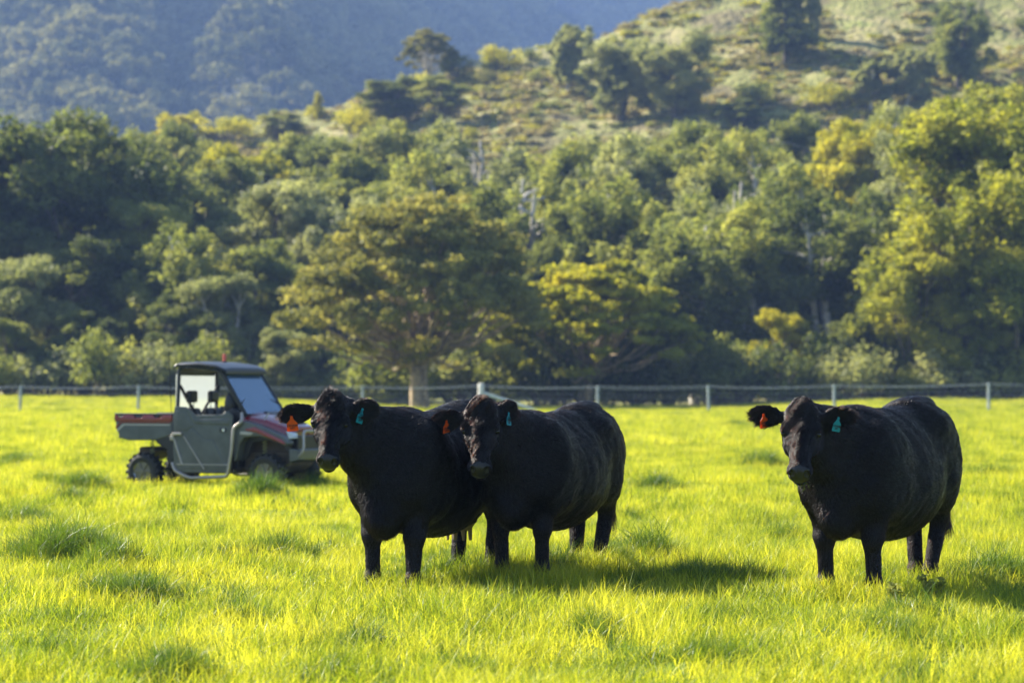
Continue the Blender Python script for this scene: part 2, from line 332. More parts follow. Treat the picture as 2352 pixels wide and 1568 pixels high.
def lobed(rs, H, W, nl, base=.28, lobe_r=(.16, .26), puffs=26, pr=.055, dens=60, leaf=.2, top_bias=1.0, column=False, flat=.75, outw=.6, open_=0.0, trunk_r=.022, droop=0.0):
    """broad tree: lobes round a crown ellipsoid, puffs on each lobe, leaves in each puff"""
    cen = []; rad = []; paths = []; lob = []
    cz = H*(base+(1-base)*.5); rz = H*(1-base)*.5
    for i in range(nl):
        for _ in range(40):
            d = rs.normal(size=3); d /= np.linalg.norm(d)
            k = 0.35+0.5*rs.rand()
            p = np.array([d[0]*W*.5*k, d[1]*W*.5*k, cz+d[2]*rz*k])
            if all(np.linalg.norm((p-q)/np.array([W, W, H*.8])) > .17 for q, _ in lob): break
        r = W*(lobe_r[0]+(lobe_r[1]-lobe_r[0])*rs.rand()); lob.append((p, r))
    fork = np.array([0, 0, H*base*.8])
    paths.append((bez([0, 0, -.4], fork, 0, 6, rs, W*.02), np.linspace(H*trunk_r*1.25, H*trunk_r*.9, 6)))
    for p, r in lob:
        paths.append((bez(fork-np.array([0, 0, rs.rand()*H*base*.3]), p, -abs(p[2]-fork[2])*.12, 6, rs, W*.04), np.linspace(H*trunk_r*.6, H*trunk_r*.12, 6)))
        m = int(puffs*(r/(W*.2))**2)
        d = rs.normal(size=(m, 3)); d /= np.linalg.norm(d, axis=1)[:, None]; d[:, 2] = np.where(d[:, 2] < -.35, -d[:, 2]*.6, d[:, 2])
        keep = rs.rand(m) > open_
        c = p+d*r*(0.62+0.42*rs.rand(m))[:, None]*np.array([1, 1, .8]); c = c[keep]
        cen.append(c); rad.append(W*pr*(0.6+0.9*rs.rand(len(c))))
        for j in range(min(5, len(c))): paths.append((bez(p-(p-fork)*.2*rs.rand(), c[j], 0, 4, rs, W*.02), np.linspace(H*trunk_r*.2, H*trunk_r*.05, 4)))
    cen = np.concatenate(cen); rad = np.concatenate(rad)
    return leaves(rs, cen, rad, dens, leaf, flat=flat, outw=outw, droop=droop), tubes(paths)
def umbrella(rs, H, W, flatness=.42, low=.0, leaf=.2, n=400):
    """flat-topped spreading tree: limbs fan out from a low fork to thin layered sprays under a dome"""
    paths = []; cen = []; rad = []
    fork = np.array([0, 0, H*.2])
    paths.append((bez([0, 0, -.4], fork, 0, 5, rs, .1), np.linspace(H*.035, H*.028, 5)))
    paths.append((bez([.55, 0.1, -.4], fork+np.array([.5, 0, 1.2]), 0, 5, rs, .1), np.linspace(H*.024, H*.016, 5)))
    for i in range(n):
        a = rs.rand()*6.283; q = math.sqrt(rs.rand())*.97
        prof = (1-q**2.3)**.55
        lay = 1-rs.rand()**2.2*.50                        # most sprays near the dome, some hung lower
        z = H*(.40+.56*prof*lay-.10*q) if rs.rand() > low else H*(.22+.4*rs.rand()*(1-.3*q))
        z *= 1+.05*math.sin(a*3+1)
        p = np.array([math.cos(a)*q*W*.5*(1+.09*math.sin(2*a+.7)), math.sin(a)*q*W*.5, z])
        m = rs.randint(3, 7); c = p+rs.normal(size=(m, 3))*np.array([W*.033, W*.033, H*.012]); cen.append(c); rad.append(W*.036*(.6+.9*rs.rand(m)))
        if i % 4 == 0:
            mid = fork*.35+p*.65*np.array([.8, .8, .9])+np.array([0, 0, -H*.03]); st = fork+np.array([0, 0, rs.rand()*H*.06])
            P1 = bez(st, mid, H*.02, 6, rs, W*.035); P2 = bez(mid, p, H*.02, 5, rs, W*.02)
            P = np.concatenate([P1, P2[1:]]); paths.append((P, np.linspace(H*(.009+.008*rs.rand()), H*.0025, len(P))))
    cen = np.concatenate(cen); rad = np.concatenate(rad)
    return leaves(rs, cen, rad, 46, leaf, flat=flatness, outw=.45, shell=.2, elong=1.4), tubes(paths)
def conifer(rs, H, W, leaf=.2):
    cen = []; rad = []; paths = [(bez([0, 0, -.4], [0, 0, H*.97], 0, 10, rs, .15), np.linspace(H*.022, H*.004, 10))]
    for i in range(110):
        t = rs.rand()**.9; z = H*(.12+.86*t); q = W*.5*(1-t*.75)*(0.4+.6*rs.rand())*(1 if t > .12 else .6); a = rs.rand()*6.283
        p = np.array([math.cos(a)*q, math.sin(a)*q, z-q*.12]); m = 4; cen.append(p*np.array([1, 1, 1])+rs.normal(size=(m, 3))*W*.05); rad.append(W*.075*(.6+.8*rs.rand(m)))
        if i % 2 == 0: paths.append((bez([0, 0, z], p, .1, 4, rs, .1), np.linspace(H*.006, H*.002, 4)))
    return leaves(rs, np.concatenate(cen), np.concatenate(rad), 34, leaf, flat=.6), tubes(paths)
def gum(rs, H, W, leaf=.2, nt=2, sparse=.25):
    """eucalypt: long pale crooked stems, loose hanging foliage clumps"""
    cen = []; rad = []; paths = []
    for s in range(nt):
        a0 = rs.rand()*6.283; top = np.array([math.cos(a0)*W*.16, math.sin(a0)*W*.16, H*(.8+.15*rs.rand())]); base = np.array([math.cos(a0)*.2, math.sin(a0)*.2, -.4])
        st = bez(base, top, 0, 9, rs, W*.07); paths.append((st, np.linspace(H*.022, H*.005, 9)))
        for i in range(int(24/nt)+6):
            t = .3+.68*rs.rand(); k = st[int(t*8)]; a = rs.rand()*6.283; q = W*(.16+.3*rs.rand())*(1-.45*abs(t-.6))
            p = k+np.array([math.cos(a)*q, math.sin(a)*q, H*(.02+.07*rs.rand())]); paths.append((bez(k, p, H*.02, 5, rs, W*.03), np.linspace(H*.009, H*.003, 5)))
            m = rs.randint(7, 13); c = p+rs.normal(size=(m, 3))*np.array([W*.06, W*.06, H*.055]); c = c[rs.rand(m) > sparse]
            cen.append(c); rad.append(W*.070*(.6+.9*rs.rand(len(c))))
    return leaves(rs, np.concatenate(cen), np.concatenate(rad), 90, leaf, flat=.95, outw=.3, elong=2.4, droop=.5), tubes(paths)
def shrub(rs, H, W, leaf=.12):
    n = 40; a = rs.rand(n)*6.283; q = np.sqrt(rs.rand(n))*W*.42; z = H*(.25+.62*rs.rand(n)*(1-(q/(W*.5))**2*.6))
    cen = np.stack([np.cos(a)*q, np.sin(a)*q, z], -1); rad = W*.13*(.6+.8*rs.rand(n))
    paths = [(bez([0, 0, -.2], cen[i], 0, 4, rs, W*.05), np.linspace(H*.02, H*.006, 4)) for i in range(0, n, 3)]
    return leaves(rs, cen, rad, 60, leaf, flat=.8), tubes(paths, 5)

def kind_mesh(tag_, fn, H=None, W=None):
    (V, Fc, val), (TV, TF) = fn
    sz = H/np.percentile(V[:, 2], 99.3); sx = W/(np.percentile(V[:, 0], 98.5)-np.percentile(V[:, 0], 1.5)); sy = W/(np.percentile(V[:, 1], 98.5)-np.percentile(V[:, 1], 1.5))
    V = V*[sx, sy, sz]; TV = TV*[sx, sy, sz]
    c = mesh_np(tag_+'_crown', V, Fc, False); set_attr(c, 'v', val); t = mesh_np(tag_+'_trunk', TV, TF, True)
    return c, t
LM = {
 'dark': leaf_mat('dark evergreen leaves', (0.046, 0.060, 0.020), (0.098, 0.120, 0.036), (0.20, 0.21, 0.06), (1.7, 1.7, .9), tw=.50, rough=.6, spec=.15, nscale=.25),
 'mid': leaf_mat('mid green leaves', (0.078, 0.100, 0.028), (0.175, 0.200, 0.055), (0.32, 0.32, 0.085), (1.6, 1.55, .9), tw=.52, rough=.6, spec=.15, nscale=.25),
 'grey': leaf_mat('grey green gum leaves', (0.10, 0.118, 0.050), (0.21, 0.225, 0.095), (0.35, 0.35, 0.16), (1.5, 1.5, .9), tw=.50, rough=.55, spec=.2, nscale=.3),
 'lime': leaf_mat('leafy yellow-green canopy', (0.078, 0.100, 0.016), (0.185, 0.205, 0.032), (0.35, 0.34, 0.05), (1.6, 1.55, .7), tw=.50, rough=.6, spec=.15, nscale=.3),
 'yellow': leaf_mat('yellow green leaves', (0.095, 0.120, 0.014), (0.24, 0.255, 0.026), (0.42, 0.40, 0.04), (1.65, 1.5, .7), tw=.55, rough=.6, spec=.15, nscale=.3),
 'olive': leaf_mat('olive sprays', (0.080, 0.088, 0.026), (0.165, 0.172, 0.046), (0.31, 0.29, 0.075), (1.5, 1.4, .9), tw=.48, rough=.6, spec=.15, nscale=.35),
}
BARK = {'pale': mat('pale smooth bark', (0.55, 0.50, 0.42), .75, var=.5, vscale=3), 'brown': mat('grey brown bark', (0.14, 0.11, 0.08), .9, var=.5, vscale=4), 'tan': mat('tan bark', (0.34, 0.25, 0.15), .85, var=.45, vscale=4)}
S = lambda k: np.random.RandomState(k)
# prototypes at a nominal size (height, width in metres); each tree is scaled from one of them
PR = {}
def add_kind(k, H, W, fn): PR.setdefault(k, []).append((H, W, kind_mesh(k, fn, H, W)))
for i in range(3): add_kind('round', 15, 11, lobed(S(100+i), 15, 11, 17, base=.08, puffs=34, pr=.060, dens=110, leaf=.17))
for i in range(3): add_kind('tall', 17, 9, lobed(S(110+i), 17, 9, 19, base=.12, lobe_r=(.15, .24), puffs=26, pr=.070, dens=110, leaf=.16, open_=.1))
for i in range(3): add_kind('gum', 16, 9, gum(S(120+i), 16, 9, leaf=.17, nt=3, sparse=.1))
for i in range(2): add_kind('thin', 9, 4.5, gum(S(130+i), 9, 4.5, leaf=.17, nt=1, sparse=.1))
for i in range(2): add_kind('bushy', 14, 10, lobed(S(140+i), 14, 10, 22, base=.04, lobe_r=(.13, .21), puffs=34, pr=.055, dens=100, leaf=.16, outw=.4, droop=.6))
for i in range(3): add_kind('shrub', 3, 4, shrub(S(150+i), 3, 4))
add_kind('conifer', 11, 7, conifer(S(160), 11, 7, .2))
add_kind('umbrella', 11.6, 14.5, umbrella(S(171), 11.6, 14.5, leaf=.16, low=.12, n=340))
add_kind('umbrella_small', 9, 9, umbrella(S(173), 9, 9, leaf=.2, low=.0, n=120))
add_kind('umbrella', 8, 10.5, umbrella(S(172), 8, 10.5, leaf=.16, low=.08, n=230))

def terrain(x, y):
    return float(field_z(x, y, False)) if y < 150 else float(hill_z(x, y))
used = {}
def tree(kind, px, top, D, wpx, leaf, bark, label, cat='tree', group=None, v=None, rz=None, clamp=1.08, name=None, H=None):
    x = px2x(px, D); z = terrain(x, D)-0.15
    if H is None: H = max(1.0, CAM_H+(HY-top)/F*D-z)
    Wd = wpx/F*D
    h0_, w0_ = PR[kind][0][:2]; Wd = min(Wd, H*w0_/h0_*clamp)
    key = (kind, len(used)); lst = PR[kind]; i = (v if v is not None else random.Random(px*7+int(D)).randrange(len(lst)))
    h0, w0, (cm, tm) = lst[i % len(lst)]
    nm = name or {'shrub': 'shrub', 'gum': 'gum_tree', 'thin': 'gum_tree', 'conifer': 'pine_tree', 'umbrella': 'spreading_tree', 'umbrella_small': 'spreading_tree'}.get(kind, 'tree')
    r = empty(nm, (x, D, z), rz if rz is not None else (px*1.7) % 6.283); r.scale = (Wd/w0, Wd/w0, H/h0)
    tag(r, label, cat, group)
    ck = (cm.name, leaf); tk = (tm.name, bark)
    if ck not in used:
        m = cm if not any(k[0] == cm.name for k in used) else cm.copy(); m.materials.clear(); m.materials.append(LM[leaf]); used[ck] = m
    if tk not in used:
        m = tm if not any(k[0] == tm.name for k in used) else tm.copy(); m.materials.clear(); m.materials.append(BARK[bark]); used[tk] = m
    c = obj('crown', used[ck]); c.parent = r; t = obj('trunk', used[tk]); t.parent = r
    return r
G1 = 'trees of the valley woodland behind the fence'; G2 = 'scattered trees and shrubs on the dry hillside'
# the two flat-topped trees just behind the fence
tree('umbrella', 955, 462, 136, 545, 'olive', 'tan', 'wide dome-shaped olive tree standing behind the timber strainer post, largest flat-topped crown', v=0, rz=.3, clamp=9)
tree('umbrella', 1352, 608, 145, 425, 'yellow', 'tan', 'smaller flat-topped tree with bright yellow top and tan trunk right of the wide dome-shaped tree', v=1, rz=2.2, clamp=9)
# px, top, D, width px, kind, leaf, bark, label
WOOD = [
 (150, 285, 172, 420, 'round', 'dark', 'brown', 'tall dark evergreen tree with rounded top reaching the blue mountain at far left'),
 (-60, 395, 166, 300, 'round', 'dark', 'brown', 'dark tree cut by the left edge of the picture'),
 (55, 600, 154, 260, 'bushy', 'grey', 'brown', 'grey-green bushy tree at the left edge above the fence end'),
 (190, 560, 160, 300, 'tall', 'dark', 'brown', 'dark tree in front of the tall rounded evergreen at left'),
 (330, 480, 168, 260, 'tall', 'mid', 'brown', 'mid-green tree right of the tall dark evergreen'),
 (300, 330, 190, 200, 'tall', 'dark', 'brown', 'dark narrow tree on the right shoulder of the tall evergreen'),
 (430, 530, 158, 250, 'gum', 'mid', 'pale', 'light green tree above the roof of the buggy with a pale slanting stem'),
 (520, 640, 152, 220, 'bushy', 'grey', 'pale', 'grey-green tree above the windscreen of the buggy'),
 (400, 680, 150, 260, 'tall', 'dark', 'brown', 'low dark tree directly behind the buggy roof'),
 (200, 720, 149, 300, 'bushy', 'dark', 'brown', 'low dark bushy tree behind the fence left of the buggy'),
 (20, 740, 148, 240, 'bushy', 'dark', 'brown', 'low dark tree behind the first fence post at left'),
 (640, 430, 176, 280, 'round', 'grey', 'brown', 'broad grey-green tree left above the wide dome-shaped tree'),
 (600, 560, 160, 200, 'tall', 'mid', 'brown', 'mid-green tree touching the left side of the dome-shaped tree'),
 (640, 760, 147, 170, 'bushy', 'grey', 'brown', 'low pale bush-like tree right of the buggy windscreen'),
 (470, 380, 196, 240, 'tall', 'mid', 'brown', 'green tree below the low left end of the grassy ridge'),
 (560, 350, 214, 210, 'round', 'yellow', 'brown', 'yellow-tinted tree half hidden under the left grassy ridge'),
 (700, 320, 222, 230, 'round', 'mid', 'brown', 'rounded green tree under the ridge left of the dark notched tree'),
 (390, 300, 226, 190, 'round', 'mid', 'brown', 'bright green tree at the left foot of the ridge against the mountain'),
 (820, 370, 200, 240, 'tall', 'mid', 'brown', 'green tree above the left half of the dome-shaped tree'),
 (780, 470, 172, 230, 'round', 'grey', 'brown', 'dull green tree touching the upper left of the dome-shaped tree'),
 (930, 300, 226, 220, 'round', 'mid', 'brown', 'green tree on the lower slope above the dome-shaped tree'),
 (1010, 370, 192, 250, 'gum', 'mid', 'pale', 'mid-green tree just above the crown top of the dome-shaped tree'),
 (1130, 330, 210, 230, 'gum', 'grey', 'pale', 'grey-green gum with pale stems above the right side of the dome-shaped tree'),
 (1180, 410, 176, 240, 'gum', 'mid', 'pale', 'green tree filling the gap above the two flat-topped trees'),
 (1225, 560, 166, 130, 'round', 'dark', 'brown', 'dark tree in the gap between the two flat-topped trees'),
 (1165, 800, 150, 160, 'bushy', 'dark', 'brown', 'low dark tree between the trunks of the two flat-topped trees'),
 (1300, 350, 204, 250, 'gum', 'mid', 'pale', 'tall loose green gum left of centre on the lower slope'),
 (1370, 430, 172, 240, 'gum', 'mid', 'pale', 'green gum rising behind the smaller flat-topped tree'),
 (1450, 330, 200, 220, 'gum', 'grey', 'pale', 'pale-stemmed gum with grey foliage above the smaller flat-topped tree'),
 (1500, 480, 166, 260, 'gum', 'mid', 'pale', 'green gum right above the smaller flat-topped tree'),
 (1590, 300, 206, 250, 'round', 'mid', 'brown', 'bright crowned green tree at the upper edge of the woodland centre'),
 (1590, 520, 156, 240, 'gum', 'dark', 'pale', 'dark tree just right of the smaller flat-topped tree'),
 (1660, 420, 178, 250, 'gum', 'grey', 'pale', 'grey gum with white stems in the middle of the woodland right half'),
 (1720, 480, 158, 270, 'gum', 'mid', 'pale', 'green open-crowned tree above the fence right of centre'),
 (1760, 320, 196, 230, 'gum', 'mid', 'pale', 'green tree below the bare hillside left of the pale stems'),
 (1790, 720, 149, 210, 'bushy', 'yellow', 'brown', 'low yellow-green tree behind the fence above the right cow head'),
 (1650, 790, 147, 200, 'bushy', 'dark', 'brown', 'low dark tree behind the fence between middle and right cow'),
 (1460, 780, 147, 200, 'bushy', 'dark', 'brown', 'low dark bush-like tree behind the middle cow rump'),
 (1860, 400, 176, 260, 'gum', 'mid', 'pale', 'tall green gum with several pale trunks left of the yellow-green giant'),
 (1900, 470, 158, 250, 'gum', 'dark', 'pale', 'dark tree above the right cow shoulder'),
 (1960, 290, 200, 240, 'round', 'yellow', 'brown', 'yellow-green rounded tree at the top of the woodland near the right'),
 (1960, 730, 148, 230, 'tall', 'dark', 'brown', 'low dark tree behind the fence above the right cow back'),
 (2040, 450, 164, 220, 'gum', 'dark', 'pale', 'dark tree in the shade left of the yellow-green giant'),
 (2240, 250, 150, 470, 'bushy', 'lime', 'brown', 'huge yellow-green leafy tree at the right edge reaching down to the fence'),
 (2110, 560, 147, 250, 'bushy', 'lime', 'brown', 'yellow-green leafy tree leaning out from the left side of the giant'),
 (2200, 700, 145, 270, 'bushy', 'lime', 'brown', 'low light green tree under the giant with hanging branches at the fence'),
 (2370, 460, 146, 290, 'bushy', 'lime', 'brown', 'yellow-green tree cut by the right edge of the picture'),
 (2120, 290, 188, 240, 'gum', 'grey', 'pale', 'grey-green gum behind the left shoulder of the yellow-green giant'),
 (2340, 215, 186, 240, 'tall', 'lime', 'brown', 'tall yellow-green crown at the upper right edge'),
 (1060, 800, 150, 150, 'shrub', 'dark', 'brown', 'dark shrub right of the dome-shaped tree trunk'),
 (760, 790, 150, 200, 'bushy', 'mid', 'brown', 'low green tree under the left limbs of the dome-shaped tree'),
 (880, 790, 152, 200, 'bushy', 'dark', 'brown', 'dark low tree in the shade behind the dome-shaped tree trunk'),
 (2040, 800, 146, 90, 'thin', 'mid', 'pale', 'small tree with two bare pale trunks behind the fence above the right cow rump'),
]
for i, (px, top, D, wpx, k, lf, bk, lb) in enumerate(WOOD): tree(k, px, top, D, wpx*1.12, lf, bk, lb, group=G1, cat='shrub' if k == 'shrub' else 'tree')
PLACE = ('at the far left edge', 'above the buggy', 'between the buggy and the dome-shaped tree', 'above the dome-shaped tree', 'above the smaller flat-topped tree', 'right of the smaller flat-topped tree', 'above the gap before the right cow', 'above the right cow head', 'left of the yellow-green giant', 'behind the yellow-green giant')
PL2 = ('left of the buggy', 'left of the buggy tray', 'behind the buggy roof', 'right of the buggy windscreen', 'left under the dome-shaped tree', 'right under the dome-shaped tree', 'behind the timber strainer post', 'under the smaller flat-topped tree', 'behind the middle cow rump', 'in the gap left of the right cow', 'above the right cow head', 'above the right cow back', 'under the yellow-green giant', 'at the right edge')
# understorey along the woodland edge
for i in range(44):
    px = -60+i*58+random.Random(i).uniform(-30, 30); D = 144+random.Random(i+50).uniform(0, 5)
    tree('shrub', px, 800+random.Random(i+9).uniform(-50, 55), D, 150+random.Random(i+3).uniform(-30, 50), ('dark', 'mid', 'dark', 'grey')[i % 4], 'brown',
         ('dark green', 'mid-green', 'dark green', 'pale grey-green')[i % 4]+' low shrub behind the fence '+PL2[min(13, max(0, int((px+60)/176)))], cat='shrub', group='shrubs along the woodland edge')
def hill_D(px, base):
    """distance at which the hillside is seen at picture height base, for the bearing px"""
    D = np.arange(185.0, 334.0, 1.0); z = hill_z((px-CX)/F*D, D); py = HY-(z-CAM_H)/D*F
    k = np.argmin(np.abs(py-base)+(D < 190)*5); return float(D[k])
# px, top, base, width, kind, leaf, bark, label, category
HILLT = [
 (982, 70, 190, 128, 'umbrella_small', 'olive', 'pale', 'lone umbrella-shaped tree on the ridge line against the blue mountain', 'tree'),
 (1805, -35, 148, 132, 'conifer', 'dark', 'brown', 'dark solitary pine high on the bare hillside at the top edge', 'tree'),
 (1300, 62, 215, 85, 'thin', 'grey', 'pale', 'slender pale-stemmed gum on the hillside right of the ridge notch', 'tree'),
 (1425, 95, 275, 160, 'gum', 'grey', 'brown', 'loose dull green tree below the bare ridge at centre', 'tree'),
 (1545, 85, 265, 160, 'gum', 'grey', 'brown', 'broad loose tree on the open slope left of the pine', 'tree'),
 (2000, 140, 248, 80, 'thin', 'grey', 'pale', 'thin white-stemmed gum below the dark gully right of the pine', 'tree'),
 (2080, 120, 240, 95, 'thin', 'grey', 'pale', 'thin gum with grey foliage second right of the pine', 'tree'),
 (2200, 15, 205, 120, 'gum', 'mid', 'brown', 'tall see-through green tree at the upper right hillside', 'tree'),
 (1875, -20, 98, 32, 'thin', 'grey', 'pale', 'white bare stem beside the pine', 'tree'),
 (900, 182, 300, 120, 'tall', 'dark', 'brown', 'dark clumped tree sticking up from the ridge left of the lone umbrella tree', 'tree'),
 (1010, 170, 290, 110, 'tall', 'mid', 'brown', 'green rounded tree on the ridge flank below the lone umbrella tree', 'tree'),
 (960, 165, 240, 90, 'shrub', 'yellow', 'brown', 'yellow shrubs clustered under the lone umbrella tree', 'shrub'),
 (1150, 105, 160, 90, 'shrub', 'yellow', 'brown', 'bright yellow shrub on the ridge line right of the umbrella tree', 'shrub'),
 (1050, 125, 185, 80, 'shrub', 'dark', 'brown', 'dark shrub right beside the lone umbrella tree', 'shrub'),
 (730, 213, 275, 24, 'conifer', 'yellow', 'brown', 'small yellow pole-like tree standing alone on the left ridge line', 'tree'),
 (400, 258, 330, 95, 'gum', 'yellow', 'pale', 'light lime-green tree at the left end of the ridge', 'tree'),
 (520, 265, 320, 130, 'shrub', 'yellow', 'brown', 'yellow-green shrub on the left end of the ridge', 'shrub'),
 (1740, 185, 245, 90, 'shrub', 'mid', 'brown', 'dark green shrub under the pine on the open slope', 'shrub'),
 (1900, 190, 245, 100, 'shrub', 'yellow', 'brown', 'yellow-green shrub below the gully on the open slope', 'shrub'),
 (1700, 230, 300, 90, 'tall', 'dark', 'brown', 'small dark tree left below the pine', 'tree'),
 (640, 262, 330, 100, 'tall', 'mid', 'brown', 'green tree just under the ridge left of the yellow pole-like tree', 'tree'),
 (820, 240, 330, 90, 'shrub', 'yellow', 'brown', 'yellow-green bush under the ridge left of the dark clumped tree', 'shrub'),
]
for px, top, base, wpx, k, lf, bk, lb, ct in HILLT: tree(k, px, top, hill_D(px, base), wpx, lf, bk, lb, cat=ct, group=G2, clamp=9)
rr = random.Random(77)
PL3 = ('below the yellow pole-like tree', 'left below the lone umbrella-shaped tree', 'below the lone umbrella-shaped tree', 'right of the lone umbrella-shaped tree', 'below the slender pale gum', 'below the loose grey-green gums', 'left of the solitary pine', 'below the solitary pine', 'right of the solitary pine', 'below the thin white-stemmed gums', 'below the see-through tree at upper right', 'at the upper right edge')
for i in range(70):
    px = rr.uniform(500, 2400); D = rr.uniform(225, 332); wd_ = rr.uniform(18, 62); h_ = rr.uniform(.8, 2.4); q_ = i % 5
    tree('shrub', px, 0, D, wd_, ('mid', 'yellow', 'grey', 'dark', 'olive')[q_], 'brown', ('larger ' if wd_ > 40 else 'small ')+('green', 'yellow-green', 'grey-green', 'dark', 'olive')[q_]+' bush '+('near the top' if D > 285 else 'low')+' on the hillside '+PL3[min(11, int((px-500)/160))],
         cat='shrub', group='small bushes on the hillside', H=h_)
# more woodland filling the lower hill slope behind the named trees
for i in range(92):
    px = rr.uniform(-120, 2440); D = rr.uniform(184, 236); k = rr.choice(['gum', 'tall', 'gum', 'round']); wd_ = rr.uniform(150, 240); lf = rr.choice(['mid', 'dark', 'grey', 'mid'])
    place = PLACE[min(9, max(0, int((px+60)/250)))]
    tree(k, px, 0, D, wd_, lf, 'pale' if k == 'gum' else 'brown', {'mid': 'mid-green', 'dark': 'dark green', 'grey': 'grey-green'}[lf]+' '+{'gum': 'loose gum', 'tall': 'tall tree', 'round': 'rounded tree'}[k]+' on the '+('upper' if D > 210 else 'lower')+' wooded slope '+place,
         group='close-set trees of the lower slope', H=rr.uniform(9.0, 14.0) if D > 205 else rr.uniform(10, 14))

# rough grass and scrub that covers the dry hillside
def scrub(seed, n, leaf):
    r_ = S(seed); m = 7; a = r_.rand(m)*6.283; q = np.sqrt(r_.rand(m))*.9; cen = np.stack([np.cos(a)*q, np.sin(a)*q, .12+.25*r_.rand(m)], -1)
    V, Fc, val = leaves(r_, cen, .38*(.6+.8*r_.rand(m)), n/m, leaf, flat=.8, elong=2.0); me = mesh_np('scrub', V, Fc); set_attr(me, 'v', val); return me
M_STRAW = leaf_mat('dry hill grass tufts', (0.16, 0.17, 0.045), (0.30, 0.27, 0.10), (0.46, 0.40, 0.18), (1.2, 1.1, .7), tw=.35, spec=.15, nscale=.12, objvar=.5)
sp_ = [proto('scrub', scrub(400+i, 150, .20), M_STRAW) for i in range(3)]+[proto('scrub', scrub(410, 200, .16), LM['mid']), proto('scrub', scrub(411, 200, .16), LM['yellow'])]
r_ = S(9); n_ = 22000; y_ = np.sqrt(r_.rand(n_)*(340**2-190**2)+190**2); x_ = (r_.rand(n_)*2-1)*.235*y_; k_ = N2.fbm(x_/9, y_/9, 3)+r_.rand(n_)*.35 > .66; x_, y_ = x_[k_], y_[k_]; n_ = len(x_)
s_ = .5+1.1*r_.rand(n_)**2
instancer('hillside_scrub', np.stack([x_, y_, hill_z(x_, y_)-.05], -1), np.stack([0*s_, 0*s_, r_.rand(n_)*6.28], -1), np.stack([s_, s_, s_*(.35+.35*r_.rand(n_))], -1), sp_, 'tufts of dry grass and low scrub covering the open hillside', 'scrub')

# ------------------------------------------------------------------ far mountain forest
def far_crown(seed, n=170):
    r_ = S(seed); m = 9; a = r_.rand(m)*6.283; q = np.sqrt(r_.rand(m))*.36
    cen = np.stack([np.cos(a)*q, np.sin(a)*q, .55+.3*r_.rand(m)], -1); V, Fc, val = leaves(r_, cen, .17*(.7+.6*r_.rand(m)), n/m*1.6, .085, flat=.7)
    (TV, TF) = tubes([(bez([0, 0, -.1], [0, 0, .6], 0, 3, r_, .05), [.02, .018, .01])], 4)
    V, Fc, val = merge([(V, Fc, val), (TV, TF, np.full(len(TF), .9))])
    me = mesh_np('far_crown', V, Fc); set_attr(me, 'v', val); return me
M_FAR = leaf_mat('far forest leaves', (0.05, 0.062, 0.022), (0.13, 0.135, 0.045), (0.27, 0.25, 0.10), (1.2, 1.2, .6), tw=.25, spec=.0, rough=1.0, nscale=.02, objvar=.5)
fp = [proto('far_tree', far_crown(300+i), M_FAR) for i in range(4)]
def far_forest(y0, y1, n, smin, smax, label, keep):
    r_ = S(int(y0)); y = np.sqrt(r_.rand(n)*(y1*y1-y0*y0)+y0*y0); x = (r_.rand(n)*2-1)*.25*y; z = mount_z(x, y)
    py = HY-(z-CAM_H)/y*F; px = CX+x/y*F
    k = keep(px, py, x, y, r_); x, y, z = x[k], y[k], z[k]; n = len(x); s = smin+(smax-smin)*r_.rand(n)**1.5
    instancer('mountain_forest', np.stack([x, y, z-.5], -1), np.stack([0*s, 0*s, r_.rand(n)*6.28], -1), np.stack([s*1.1, s*1.1, s*1.15], -1), fp, label, 'forest')
    print('far', n)
vis = lambda px, py: (py > -160) & (py < np.interp(px, RX, RY)+25)
far_forest(760, 1500, 26000, 6, 15, 'bluish hazy eucalypt forest covering the nearer mountain at upper left', lambda px, py, x, y, r_: vis(px, py) & (N2.fbm(x/60, y/60, 3)+r_.rand(len(x))*.5 > .62))
far_forest(1500, 2600, 26000, 10, 20, 'palest blue forest on the farthest mountain at top centre', lambda px, py, x, y, r_: vis(px, py) & (r_.rand(len(x)) > .3))

# ------------------------------------------------------------------ the air
bm = bmesh.new(); bmesh.ops.create_cube(bm, size=1)
hz = bpy.data.meshes.new('haze'); bm.to_mesh(hz); bm.free(); ho = obj('haze', hz); ho['kind'] = 'stuff'
ho.scale = (10400, 10400, 521); ho.location = (0, 2000, 209.5)
hm, hn, hout = new_mat('hazy air'); pv = hn.nodes.new('ShaderNodeVolumePrincipled')
pv.inputs['Color'].default_value = (0.34, 0.53, 1.0, 1); pv.inputs['Density'].default_value = 0.00031; pv.inputs['Anisotropy'].default_value = 0.0
hn.links.new(pv.outputs[0], hout.inputs['Volume']); hz.materials.append(hm)
print('trees', round(time.time()-T0, 1))
